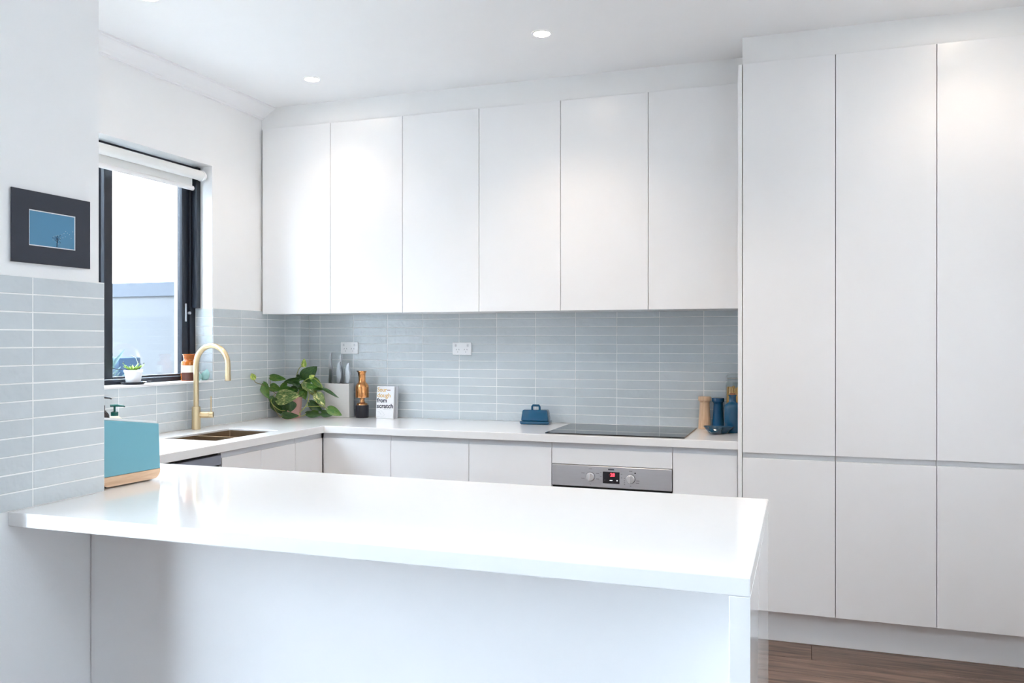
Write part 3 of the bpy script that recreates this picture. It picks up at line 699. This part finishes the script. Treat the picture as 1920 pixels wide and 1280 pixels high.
stem([(500, 720, -0.30), (440, 850, -0.32), (570, 980, -0.33), (680, 1000, -0.32)], 0.0022, STEM)
stem([(440, 850, -0.32), (520, 1000, -0.335), (600, 1110, -0.34), (640, 1090, -0.33)], 0.002, STEMB)
stem([(900, 690, -0.22), (980, 620, -0.22), (1130, 640, -0.22), (1215, 705, -0.23)])
stem([(940, 1100, -0.27), (1010, 1080, -0.25), (1045, 1050, -0.24)], 0.002)

# knife block and knives
kb = Matrix.Translation((0.377, -0.0785, BZ)) @ Matrix.Rotation(R(4), 4, 'Z')
blk = thing('knife_block', (0.377, -0.08, BZ), 'pale grey rectangular knife block beside the pothos', 'knife block')
g = G(kb); W_, D_, H_ = 0.083, 0.034, 0.208
for b6 in ((-W_, W_, -D_, -D_+0.004, 0.0005, H_), (-W_, W_, D_-0.004, D_, 0.0005, H_), (-W_, -W_+0.004, -D_+0.004, D_-0.004, 0.0005, H_), (W_-0.004, W_, -D_+0.004, D_-0.004, 0.0005, H_), (-W_+0.004, W_-0.004, -D_+0.004, D_-0.004, 0.0005, 0.006)): g.box(*b6, 0.0006)
g.out('block_shell', BLOCKM, blk)
G(kb).box(-W_+0.005, W_-0.005, -D_+0.005, D_-0.005, 0.007, H_-0.006).out('bristle_insert', mat('dark_bristles', srgb(50, 50, 54), 0.9, bump=0.5, bscale=600), blk)
def knife(u0, vtop, w, lean, label, yoff, bulge, vbot=718):
    kx = px(u0, 717, -0.0785+yoff).x; zt = px(u0, vtop, -0.0785+yoff).z; z0 = BZ+H_-0.008
    k = thing('kitchen_knife', (kx, -0.0785+yoff, z0), label, 'knife', 'knives in the knife block')
    h = zt - z0; n = 10; Lp, Rp = [], []
    for i in range(n+1):
        t_ = i/n
        wd = w*(0.62 + bulge*math.sin(math.pi*min(1, t_*1.15))**2*0.6 - 0.25*t_)
        cx_ = kx + lean*t_*t_ + 0.004*math.sin(2*math.pi*t_)
        Lp.append((cx_-wd, z0+0.0085+(h-0.0085)*t_)); Rp.append((cx_+wd, z0+0.0085+(h-0.0085)*t_))
    G().prism(Lp + Rp[::-1], -0.0785+yoff-0.008, -0.0785+yoff+0.008, 'y', 0.003).out('handle', STEELK, k)
    G().box(kx-w*0.5, kx+w*0.5, -0.0785+yoff-0.0012, -0.0785+yoff+0.0012, z0-0.0, z0+0.009).out('blade', STEELK, k)
knife(619.5, 661, 0.0150, 0.006, 'tallest steel knife handle in the block, nearest the pothos', 0.0, 0.5)
knife(641, 664.5, 0.0135, -0.004, 'steel knife handle at the back of the block below the socket', 0.016, 0.4)
knife(635.5, 678, 0.0150, 0.006, 'short wide steel knife handle in the middle of the block', -0.012, 1.0)
knife(652, 680, 0.0150, 0.008, 'short steel knife handle at the carafe end of the block', -0.004, 0.9)

# copper carafe
cx, cy = 0.541, -0.085
cf = thing('copper_carafe', (cx, cy, BZ), 'copper decanter with a black ribbed base between knife block and book', 'decanter')
ribs = []
g = G(); seg = 48; prof = [(0, 0.0004), (0.0375, 0.0004), (0.040, 0.004), (0.040, 0.074), (0.038, 0.078), (0, 0.078)]
g.lathe((cx, cy, BZ), prof, seg)
for i, v in enumerate(g.bm.verts):
    dx, dy = v.co.x-cx, v.co.y-cy; r_ = math.hypot(dx, dy)
    if r_ > 0.03:
        a_ = math.atan2(dy, dx); k = 1 - 0.025*(round(a_/(2*math.pi)*seg) % 2); v.co.x = cx+dx*k; v.co.y = cy+dy*k
g.out('ribbed_base', BLACKR, cf, 20)
G().lathe((cx, cy, BZ), [(0.0395, 0.0785), (0.0395, 0.124)], 40).out('clear_band', JGLASS, cf)
G().lathe((cx, cy, BZ), [(0, 0.0785), (0.034, 0.0785), (0.032, 0.088), (0.018, 0.094), (0.014, 0.104), (0.016, 0.120), (0, 0.1235)], 32).out('inner_funnel', COPPER, cf)
G().lathe((cx, cy, BZ), [(0, 0.1245), (0.0405, 0.1245), (0.0410, 0.128), (0.0405, 0.188), (0.0385, 0.199), (0.032, 0.209), (0.0235, 0.217), (0.0212, 0.226), (0.0205, 0.262), (0.0215, 0.274), (0.0275, 0.283), (0.0265, 0.286), (0.0195, 0.283), (0.0185, 0.275), (0, 0.27)], 40).out('copper_body', COPPER, cf)
G().prism([(cx-0.021, BZ+0.250), (cx-0.018, BZ+0.285), (cx-0.034, BZ+0.289), (cx-0.0345, BZ+0.285), (cx-0.025, BZ+0.277)], cy-0.008, cy+0.008, 'y', 0.001).out('spout_lip', BLACKP, cf)

# books
def book(M, w, h, th, cover, label, txt=False):
    t = thing('book', M.translation, label, 'book', 'books leaning on the splashback')
    g = G(M); g.box(0, w, 0, 0.0022, 0.0006, h, 0.0004); g.box(0, w, th-0.0022, th, 0.0006, h, 0.0004); g.box(0, 0.002, 0.0022, th-0.0022, 0.0006, h)
    cv = g.out('cover', cover, t)
    G(M).box(0.0025, w-0.003, 0.0024, th-0.0024, 0.003, h-0.003).out('pages', PAPER, t)
    return t, cv
ang = R(3.0)
Mb = Matrix.Translation((0.642, -0.098, BZ)) @ Matrix.Rotation(ang, 4, 'Z') @ Matrix.Rotation(-R(6), 4, 'X')
bk, cv = book(Mb, 0.114, 0.196, 0.013, COVERW, 'small white book titled Sourdough from scratch, in front', True)
def booktext(s_, x_, z_, size, m, sx=1.0, bold=0.0):
    p = Mb @ Vector((x_, -0.0003, z_))
    lettering(s_, size, m, cv, p, (Mb.to_3x3() @ Matrix.Rotation(R(90), 3, 'X')).to_euler(), sx=sx, bold=bold)
for s_, z_, m, sx, bo in (('Sour', 0.163, INKO, 0.95, 0.0004), ('dough', 0.129, INKO, 1.04, 0.0004), ('from', 0.098, INKD, 0.98, 0.0009), ('scratch', 0.064, INKD, 1.09, 0.0009)):
    booktext(s_, 0.003, z_, 0.0370, m, sx*0.93, bo)
G(Mb).box(0.066, 0.089, -0.0004, 0.0001, 0.1705, 0.1745).out('title_dash', mat('brown_dash', srgb(150, 100, 80), 0.5), cv, 0)
G(Mb).box(0.048, 0.104, -0.0003, 0.0001, 0.0535, 0.0548).out('subtitle_line', INKG, cv, 0)
for pts_ in ([(0.004, 0.056), (0.025, 0.053), (0.045, 0.038), (0.056, 0.023), (0.048, 0.012), (0.035, 0.008), (0.02, 0.012), (0.004, 0.010)], [(0.010, 0.040), (0.020, 0.042), (0.030, 0.030), (0.034, 0.020)]):
    P3 = [Mb @ Vector((a_, -0.0004, b_)) for a_, b_ in pts_]
    G().tube(P3, 0.0005, 5).out('cover_drawing', INKG, cv)
Mb2 = Matrix.Translation((0.652, -0.0735, BZ)) @ Matrix.Rotation(R(1.5), 4, 'Z') @ Matrix.Rotation(-R(4.5), 4, 'X')
book(Mb2, 0.118, 0.199, 0.014, COVERG, 'grey book standing behind the white sourdough book')

# butter dish
M = Matrix.Translation((1.669, -0.112, BZ)) @ Matrix.Rotation(R(6), 4, 'Z')
bd = thing('butter_dish', (1.669, -0.112, BZ), 'blue ceramic butter dish with a handled lid beside the cooktop', 'butter dish')
def frustum(g, x0, y0, x1, y1, z0, z1, bev):
    vs_ = [g.bm.verts.new((sx*x0, sy*y0, z0)) for sx, sy in ((-1, -1), (1, -1), (1, 1), (-1, 1))] + [g.bm.verts.new((sx*x1, sy*y1, z1)) for sx, sy in ((-1, -1), (1, -1), (1, 1), (-1, 1))]
    fs = [(0, 3, 2, 1), (4, 5, 6, 7), (0, 1, 5, 4), (1, 2, 6, 5), (2, 3, 7, 6), (3, 0, 4, 7)]
    for f in fs: g.bm.faces.new([vs_[i] for i in f])
    rr = bmesh.ops.bevel(g.bm, geom=list({e for v in vs_ for e in v.link_edges}), offset=bev, segments=3, affect='EDGES', profile=0.5)
    nv = [v for v in g.bm.verts]
    if g.M is not None: bmesh.ops.transform(g.bm, matrix=g.M, verts=nv); g.M = None
g = G(M); frustum(g, 0.081, 0.047, 0.086, 0.051, 0.0004, 0.019, 0.006); g.out('tray', TEAL, bd, 24)
g = G(M); frustum(g, 0.079, 0.044, 0.071, 0.037, 0.0195, 0.083, 0.009); ld = g.out('lid', TEAL, bd, 24)
G(M).tube([(-0.022, 0, 0.080), (-0.0215, 0, 0.099), (-0.017, 0, 0.1055), (0.017, 0, 0.1055), (0.0215, 0, 0.099), (0.022, 0, 0.080)], 0.0062, 10).out('lid_handle', TEAL, ld)

# mills, bottle, jar, spoon rest
def mill(cx, cy, H, r, m, label):
    t = thing('pepper_mill', (cx, cy, BZ), label, 'pepper mill', 'pair of turned mills beside the cooktop')
    G().lathe((cx, cy, BZ), [(0, 0.0004), (r*0.98, 0.0004), (r, 0.003), (r*0.96, H*0.25), (r*0.84, H*0.55), (r*0.78, H*0.78), (r*0.79, H*0.815), (0, H*0.818)], 36).out('mill_body', m, t)
    G().lathe((cx, cy, BZ), [(0, H*0.82), (r*0.78, H*0.82), (r*0.82, H*0.845), (r*0.84, H*0.86), (r*1.01, H*0.885), (r*1.02, H*0.985), (r*0.97, H), (0, H)], 36).out('mill_cap', m, t)
mill(2.602, -0.050, 0.172, 0.0335, BEECHV, 'pale beech pepper mill next to the cooktop')
mill(2.6725, -0.046, 0.166, 0.0315, TEALM, 'blue turned mill between the beech mill and the blue bottle')
bt = thing('blue_bottle', (2.759, -0.196, BZ), 'glossy blue ceramic bottle with a cork against the tall end panel', 'bottle')
G().lathe((2.759, -0.196, BZ), [(0, 0.0004), (0.041, 0.0004), (0.0435, 0.004), (0.0435, 0.125), (0.041, 0.138), (0.031, 0.150), (0.021, 0.155), (0.0175, 0.160), (0.0175, 0.185), (0.021, 0.190), (0.0215, 0.194), (0.016, 0.1945), (0.0155, 0.188), (0, 0.186)], 40).out('bottle_body', TEAL, bt)
G().lathe((2.759, -0.196, BZ), [(0, 0.187), (0.0145, 0.187), (0.015, 0.200), (0.013, 0.2015), (0, 0.2015)], 20).out('cork', mat('cork', srgb(164, 108, 76), 0.8, var=0.2, vscale=200), bt)
jc = (2.762, -0.068, BZ)
jr = thing('clip_jar', jc, 'clear glass clip-top jar of dry pasta behind the blue bottle', 'jar')
G().lathe(jc, [(0, 0.0005), (0.046, 0.0005), (0.0485, 0.006), (0.0485, 0.235), (0.044, 0.25), (0.040, 0.258), (0.040, 0.272), (0.0365, 0.272), (0.0365, 0.256), (0.0455, 0.232), (0.0455, 0.008), (0, 0.005)], 40).out('glass_body', JGLASS, jr)
G().lathe(jc, [(0, 0.2755), (0.042, 0.2755), (0.044, 0.282), (0.040, 0.292), (0.02, 0.298), (0, 0.299)], 40).out('glass_lid', JGLASS, jr)
G().lathe(jc, [(0.0366, 0.2725), (0.0425, 0.2725), (0.0425, 0.2752), (0.0366, 0.2752)], 32).out('seal_ring', mat('grey_rubber', srgb(190, 180, 170), 0.6), jr)
G().tube([(jc[0]-0.046*math.cos(a_/12*6.283), jc[1]-0.046*math.sin(a_/12*6.283), BZ+0.262) for a_ in range(13)], 0.0013, 6).tube([(jc[0]-0.046, jc[1], BZ+0.262), (jc[0]-0.052, jc[1]-0.004, BZ+0.272), (jc[0]-0.046, jc[1]-0.004, BZ+0.285), (jc[0]-0.03, jc[1]-0.006, BZ+0.304), (jc[0]+0.03, jc[1]-0.006, BZ+0.303)], 0.0014, 6).tube([(jc[0]-0.046, jc[1]-0.004, BZ+0.262), (jc[0]-0.060, jc[1]-0.006, BZ+0.252), (jc[0]-0.062, jc[1]-0.006, BZ+0.247)], 0.0014, 6).out('wire_clip', STEELK, jr)
for i in range(60):
    a_ = random.uniform(0, 6.283); r_ = 0.040*math.sqrt(random.random()); a2 = a_ + random.uniform(-0.8, 0.8)
    G().tube([(jc[0]+r_*math.cos(a_), jc[1]+r_*math.sin(a_), BZ+0.009), (jc[0]+r_*math.cos(a2), jc[1]+r_*math.sin(a2), BZ+random.uniform(0.205, 0.232))], 0.0042, 6).out('pasta_stick', PASTA, jr)
# spoon rest: a shallow three-cornered tray with a pulled lip
sr = (2.686, -0.285, BZ)
bm = bmesh.new(); n = 36; rings = []
def rim(a_):
    r_ = 0.052 + 0.020*max(0, math.cos(1.5*(a_ - R(262))))**6 + 0.012*math.cos(3*(a_-R(150)))
    return r_
for k, (f_, h_) in enumerate(((0.0, 0.004), (0.45, 0.0042), (0.62, 0.010), (0.85, 0.026), (1.0, 0.036), (1.03, 0.0345), (0.88, 0.022), (0.66, 0.006), (0.55, 0.0006), (0.0, 0.0006))):
    if f_ == 0.0: rings.append([bm.verts.new((0, 0, h_))]); continue
    ring = []
    for i in range(n):
        a_ = 2*math.pi*i/n; r_ = rim(a_)*f_
        dip = 0.020*max(0, math.cos(a_-R(262)))**14*max(0, (f_-0.5)/0.5)
        ring.append(bm.verts.new((r_*math.cos(a_)*1.12, r_*math.sin(a_), max(0.0006, h_-dip))))
    rings.append(ring)
for a_, b_ in zip(rings[:-1], rings[1:]):
    for i in range(n):
        j = (i+1) % n
        if len(a_) == 1: bm.faces.new((a_[0], b_[i], b_[j]))
        elif len(b_) == 1: bm.faces.new((a_[i], a_[j], b_[0]))
        else: bm.faces.new((a_[i], a_[j], b_[j], b_[i]))
bmesh.ops.translate(bm, vec=sr, verts=bm.verts)
g = G(); g.bm.free(); g.bm = bm
g.out('spoon_rest', TEALD, smooth=60, label='dark teal ceramic spoon rest with a pouring lip in front of the mills', cat='spoon rest')

# toaster
Mt = Matrix.Translation((0.918, -2.462, BZ)) @ Matrix.Rotation(-R(4), 4, 'Z')
ts = thing('toaster', (0.918, -2.462, BZ), 'pastel blue toaster with a wooden base beside the tiled wall end', 'toaster')
def rounded(y0, y1, z0, z1, rb, tp_):
    o_ = [(y0+tp_, z1), (y0, z0+rb)]
    for i in range(1, 9): a_ = math.pi + (math.pi/2)*i/9; o_.append((y0+rb+rb*math.cos(a_), z0+rb+rb*math.sin(a_)))
    o_.append((y0+rb, z0)); o_.append((y1-rb, z0))
    for i in range(1, 9): a_ = 1.5*math.pi + (math.pi/2)*i/9; o_.append((y1-rb+rb*math.cos(a_), z0+rb+rb*math.sin(a_)))
    o_ += [(y1, z0+rb), (y1-tp_, z1)]
    return o_
G(Mt).prism(rounded(-0.118, 0.120, 0.005, 0.0365, 0.029, 0.0), -0.046, 0.104, 'x').out('wooden_base', BEECH, ts, 18)
G(Mt).prism([(-0.118, 0.037), (0.120, 0.037), (0.114, 0.190), (-0.112, 0.221)], -0.046, 0.104, 'x', 0.003).out('body', TOAST, ts, 18)
tpl = G(Mt).prism([(-0.108, 0.2212), (0.110, 0.1912), (0.110, 0.1985), (-0.108, 0.2285)], -0.038, 0.096, 'x').out('top_plate', WPLAST, ts)
for xo in (0.002, 0.056): G(Mt).prism([(-0.085, 0.22555), (0.085, 0.20215), (0.085, 0.2026), (-0.085, 0.2260)], xo-0.011, xo+0.011, 'x').out('slot', DARKGAP, tpl, 0)
for xo, yo in ((-0.02, -0.09), (0.076, -0.09), (-0.02, 0.085), (0.076, 0.085)): G(Mt).lathe((xo, yo, 0.0004), [(0, 0), (0.011, 0), (0.010, 0.006), (0, 0.0062)], 14).out('foot', BLACKP, ts)

# soap dispensers by the window wall
def pump(cx, cy, H, r, mb, mp_, label, rot):
    t = thing('soap_dispenser', (cx, cy, BZ), label, 'soap dispenser', 'pump bottles behind the toaster')
    G().lathe((cx, cy, BZ), [(0, 0.0004), (r*0.95, 0.0004), (r, 0.004), (r, H*0.55), (r*0.92, H*0.62), (r*0.5, H*0.70), (0, H*0.702)], 28).out('bottle', mb, t)
    k = G().lathe((cx, cy, BZ), [(0, H*0.703), (r*0.48, H*0.703), (r*0.48, H*0.80), (r*0.25, H*0.815), (r*0.14, H*0.82), (r*0.14, H*0.95), (0, H*0.952)], 20).out('pump_collar', mp_, t)
    dx, dy = math.cos(rot), math.sin(rot)
    G().tube([(cx-dx*0.018, cy-dy*0.018, BZ+H*0.965), (cx+dx*0.012, cy+dy*0.012, BZ+H*0.97), (cx+dx*0.040, cy+dy*0.040, BZ+H*0.955), (cx+dx*0.047, cy+dy*0.047, BZ+H*0.935)], [0.0085, 0.0085, 0.0055, 0.0045], 10, flat=0.7).out('pump_head', mp_, t)
pump(0.09, -1.592, 0.178, 0.034, CREAM, GREENG, 'soap bottle with a dark green pump behind the toaster', R(20))
pump(0.09, -1.672, 0.222, 0.036, BROWNB, BLACKP, 'dark soap bottle with a black pump next to the tiled wall end', R(20))

# ------------------------------------------------------------------ things on the window sill
SZ = WZ0
sc_ = (-0.056, -1.322, SZ)
G().lathe(sc_, [(0, 0.0004), (0.048, 0.0004), (0.061, 0.010), (0.062, 0.013), (0.059, 0.0125), (0.047, 0.0045), (0, 0.0042)], 36).out('plant_saucer', mat('black_saucer', srgb(30, 34, 46), 0.2), label='round black saucer on the window sill under the little white pot', cat='saucer')
sp = thing('potted_plant', (sc_[0], sc_[1], SZ+0.0045), 'small light green plant with dark tips in a white pot on the sill', 'plant')
g = G(); zz = SZ+0.0047; g.lathe((sc_[0], sc_[1], zz), [(0, 0), (0.033, 0), (0.034, 0.002), (0.041, 0.056), (0.0445, 0.057), (0.0445, 0.068), (0.040, 0.068), (0.039, 0.060), (0, 0.058)], 36)
for v in g.bm.verts:
    dx, dy = v.co.x-sc_[0], v.co.y-sc_[1]; r_ = math.hypot(dx, dy)
    if 0.03 < r_ and v.co.z < zz+0.0565: a_ = round(math.atan2(dy, dx)/(2*math.pi)*36) % 2; v.co.x = sc_[0]+dx*(1-0.02*a_); v.co.y = sc_[1]+dy*(1-0.02*a_)
g.out('pot', WPLAST, sp, 25)
G().lathe((sc_[0], sc_[1], zz), [(0, 0.060), (0.02, 0.061), (0.0388, 0.0605)], 20).out('soil', SOIL, sp)
for i in range(16):
    a_ = i*2.4; r_ = random.uniform(0.03, 0.055); h_ = random.uniform(0.02, 0.045)
    b_ = Vector((sc_[0]+0.012*math.cos(a_), sc_[1]+0.012*math.sin(a_), zz+0.061)); t_ = Vector((sc_[0]+r_*math.cos(a_), sc_[1]+r_*math.sin(a_), zz+0.061+h_))
    place_leaf(sp, b_, t_, 0.012, GREENP, 0, 0.3, 0.1, 0.2, Vector((0, 0, 1)))
    if i % 2 == 0: G().lathe(t_, [(0, -0.003), (0.003, -0.001), (0.003, 0.002), (0, 0.004)], 8).out('leaf_tip', BLACKP, sp)
G().tube([(sc_[0], sc_[1], zz+0.064), (sc_[0]-0.01, sc_[1]-0.05, zz+0.072), (sc_[0]-0.01, sc_[1]-0.10, zz+0.073), (sc_[0]-0.005, sc_[1]-0.135, zz+0.082)], 0.0016, 6).out('tendril', BLACKP, sp)
G().tube([(sc_[0], sc_[1], zz+0.064), (sc_[0]+0.012, sc_[1]+0.018, zz+0.10), (sc_[0]+0.008, sc_[1]+0.008, zz+0.128), (sc_[0]-0.005, sc_[1]-0.008, zz+0.142)], 0.0015, 6).out('flower_stalk', mat('pale_stalk', srgb(226, 232, 214), 0.6), sp)
jx, jy = -0.062, -0.912
aj = thing('amber_jar', (jx, jy, SZ), 'amber glass apothecary jar with a cream label on the window sill', 'jar')
G().lathe((jx, jy, SZ), [(0, 0.0005), (0.040, 0.0005), (0.042, 0.004), (0.042, 0.096), (0.038, 0.106), (0.030, 0.110), (0.0285, 0.114), (0.0285, 0.120), (0, 0.120)], 36).out('jar_body', AMBER, aj)
G().lathe((jx, jy, SZ), [(0, 0.1205), (0.0285, 0.1205), (0.030, 0.130), (0.031, 0.138), (0.034, 0.140), (0.034, 0.1445), (0.030, 0.146), (0, 0.146)], 32).out('stopper', AMBER, aj)
def patch(r_, z0, z1, a0, a1, m, nm):
    g = G(); n = 12
    for i in range(n):
        q = [a0+(a1-a0)*k/n for k in (i, i+1)]
        P_ = [(jx+r_*math.cos(a_), jy+r_*math.sin(a_)) for a_ in q]
        g.quad((*P_[0], z0), (*P_[1], z0), (*P_[1], z1), (*P_[0], z1))
    bmesh.ops.remove_doubles(g.bm, verts=g.bm.verts, dist=1e-5); g.out(nm, m, aj)
patch(0.0425, SZ+0.046, SZ+0.084, R(-110), R(-5), CREAM, 'label'); patch(0.0424, SZ+0.003, SZ+0.0455, R(-112), R(25), AMBERD, 'dark_contents')
def bird(cx, cy, flip, label):
    t_ = []
    g = G(Matrix.Translation((cx, cy, SZ)) @ Matrix.Rotation(R(20), 4, 'Z'))
    prof = [(0, 0.0004), (0.012, 0.0004), (0.020, 0.006), (0.0245, 0.018), (0.024, 0.030), (0.019, 0.042), (0.010, 0.053), (0.003, 0.0595), (0, 0.0605)]
    g.lathe((0, 0, 0), prof, 28, 'z')
    for v in g.bm.verts:
        zl = v.co.z - SZ
        v.co.x += flip*0.016*max(0, (zl-0.022)/0.038)
    g.out('ceramic_ornament', MINT, label=label, cat='ornament', group='pair of mint ornaments on the sill', smooth=60)
bird(-0.024, -0.832, 1, 'mint green ceramic drop ornament at the sill end by the tiled reveal')
bird(-0.030, -0.884, -1, 'mint green ceramic drop ornament half hidden behind the tap')

# ------------------------------------------------------------------ picture on the projecting wall
pf = thing('picture', (1.0185, -2.781, 1.6145), 'black mounted blue print of a dandelion on the white wall end', 'picture')
mb_ = G(); y0, y1, z0, z1 = -2.9185, -2.6455, 1.6145, 1.8215; iy0, iy1, iz0, iz1 = -2.8625, -2.6995, 1.6655, 1.7685
for b6 in ((y0, y1, z0, iz0), (y0, y1, iz1, z1), (y0, iy0, iz0, iz1), (iy1, y1, iz0, iz1)): mb_.box(1.0225, 1.0265, *b6)
mb_.out('mount_board', MATBLK, pf)
G().box(1.0172, 1.0223, y0+0.004, y1-0.004, z0+0.004, z1-0.004).out('backing', WPLAST, pf)
pr = G().box(1.0223, 1.0232, iy0+0.003, iy1-0.003, iz0+0.003, iz1-0.003).out('print', PRINTB, pf)
g = G()
for b6 in ((iy0, iy1, iz0, iz0+0.003), (iy0, iy1, iz1-0.003, iz1), (iy0, iy0+0.003, iz0+0.003, iz1-0.003), (iy1-0.003, iy1, iz0+0.003, iz1-0.003)): g.box(1.0224, 1.0245, *b6)
g.out('white_bevel', WPLAST, pf)
dy_, dz_ = -2.764, 1.6955
INKS = mat('dark_seedhead', srgb(44, 66, 92), 0.6); INKL = mat('pale_seeds', srgb(196, 214, 226), 0.6)
G().tube([(1.0235, dy_-0.001, iz0+0.004), (1.0235, dy_, dz_)], 0.0012, 6).out('dandelion_stalk', INKS, pr)
for i in range(16):
    a_ = i*2*math.pi/16 + random.uniform(-0.15, 0.15); r_ = random.uniform(0.008, 0.016)
    q = (1.0235, dy_+r_*math.cos(a_), dz_-0.002+r_*math.sin(a_))
    G().tube([(1.0235, dy_, dz_-0.002), q], 0.0004, 4).out('dandelion_ray', INKS, pr)
    G().lathe(q, [(0, -0.0012), (0.0012, 0), (0, 0.0012)], 6, 'x').out('seed', INKL if i % 2 else INKS, pr)
for sy_, sz_ in ((0.016, 0.012), (0.024, 0.017), (0.029, 0.008), (0.036, 0.02), (0.044, 0.016), (0.05, 0.006), (0.056, 0.026), (0.03, 0.024), (0.02, 0.004)):
    G().lathe((1.0235, dy_+sy_, dz_+sz_), [(0, -0.0013), (0.0013, 0), (0, 0.0013)], 6, 'x').out('seed', INKL, pr)

# ------------------------------------------------------------------ downlights
LEDW = emit('warm_led_diffuser', (1.0, 0.86, 0.70, 1), 8.0)
def downlight(x, y, label, pw_=1.0):
    t = thing('downlight', (x, y, ZC), label, 'downlight', 'recessed ceiling downlights')
    G().lathe((x, y, ZC), [(0.038, -0.0005), (0.038, -0.004), (0.0475, -0.003), (0.0485, -0.0005)], 40).out('trim_ring', WPLAST, t)
    G().lathe((x, y, ZC), [(0, -0.0015), (0.0378, -0.0015), (0.0378, -0.0005), (0, -0.0005)], 32).out('diffuser', LEDW, t)
    ld = bpy.data.lights.new('downlight_lamp', 'SPOT'); ld.energy = SPOT*pw_; ld.color = (1.0, 0.80, 0.62); ld.spot_size = R(125); ld.spot_blend = 0.8; ld.shadow_soft_size = 0.035
    o = bpy.data.objects.new('downlight_lamp', ld); C.objects.link(o); o.parent = t; o.location = (0, 0, -0.02)
downlight(0.603, -0.740, 'round recessed downlight over the sink corner', 0.42)
downlight(1.971, -0.978, 'round recessed downlight in front of the cooktop')
downlight(0.568, -1.900, 'round recessed downlight at the top edge near the projecting wall')
downlight(3.75, -1.00, 'round recessed downlight next to the ceiling edge of the tall cupboards', 0.3)
downlight(1.97, -1.70, 'added out-of-frame downlight above the kitchen aisle in front of the oven', 1.2)  # extra lamp added to brighten base doors and tiles
downlight(3.20, -1.80, 'added out-of-frame downlight above the aisle in front of the tall cupboards', 1.2)  # extra lamp added to brighten the tall cupboards

# ------------------------------------------------------------------ outside the window
G().box(-14, -0.05, -12, 14, -0.2, -0.121).out('ground', PAVE, kind='structure')
G().box(-0.05, 12, -16, -8.2, -0.2, -0.121).out('ground', PAVE, kind='structure')
G().box(-7.0, -6.0, -3.4, 0.0, -0.121, 4.6).out('exterior_sky_blocker', RENDER, kind='structure')  # unseen block added to keep low sky off the wall cabinets
G().box(-3.3, -1.16, -2.78, -2.65, -0.121, 2.9).out('exterior_added_screen', RENDER, kind='structure')  # unseen screen added to cut window light on the wall cabinets
gw = thing('garden_wall', (-4.0, 1.68, -0.1), 'pale rendered garden wall with grey coping seen through the window', 'wall')
G().box(-9.0, -1.6, 1.62, 1.78, -0.1, 1.805).out('wall_body', RENDER, gw)
G().box(-9.0, -1.6, 1.59, 1.81, 1.805, 1.935, 0.004).out('coping', COPING, gw)
hb = thing('house_corner', (-0.8, 0.7, -0.1), 'pale rendered corner of the house standing next to the window pane', 'building')
G().box(-1.475, -0.26, 0.6, 2.6, -0.1, 2.95).out('wall_body', mat('house_render', srgb(104, 107, 110), 0.85, var=0.04, vscale=3, bump=0.1, bscale=30), hb)
ev = G().box(-5.8, -1.48, 0.1, 1.95, 3.25, 3.4).out('exterior_added_eave', mat('added_eave_grey', srgb(150, 152, 156), 0.8), kind='structure')  # unseen eave added to shade the garden wall
nh = thing('exterior_house', (-16, 13, -0.1), 'faint pale gable of the house beyond the garden wall', 'building')
G().prism([(-25.0, -0.1), (-12.2, -0.1), (-12.2, 3.4), (-15.6, 5.6), (-25.0, 5.6)], 13, 19, 'y').out('gable_wall', mat('white_weatherboard', srgb(246, 246, 246), 0.8), nh)
pt = thing('outdoor_planter', (-2.45, 0.92, -0.1), 'blue-grey planter with feathery leaves outside the window', 'planter')
G().box(-2.60, -2.215, 0.80, 1.05, -0.1, 1.256, 0.006).out('planter_box', BLUEPOT, pt)
for i in range(44):
    b_ = Vector((random.uniform(-2.36, -2.20), random.uniform(0.60, 0.76), random.uniform(1.0, 1.22))); a_ = random.uniform(0, 6.283)
    t_ = b_ + Vector((0.10*math.cos(a_), 0.04*math.sin(a_), random.uniform(0.05, 0.16)))
    place_leaf(pt, b_, t_, 0.028, GREYLEAF, random.uniform(-0.8, 0.8))
G().tube([(-2.28, 0.70, -0.1), (-2.28, 0.68, 1.15)], 0.015, 8).out('stem', STEMB, pt)
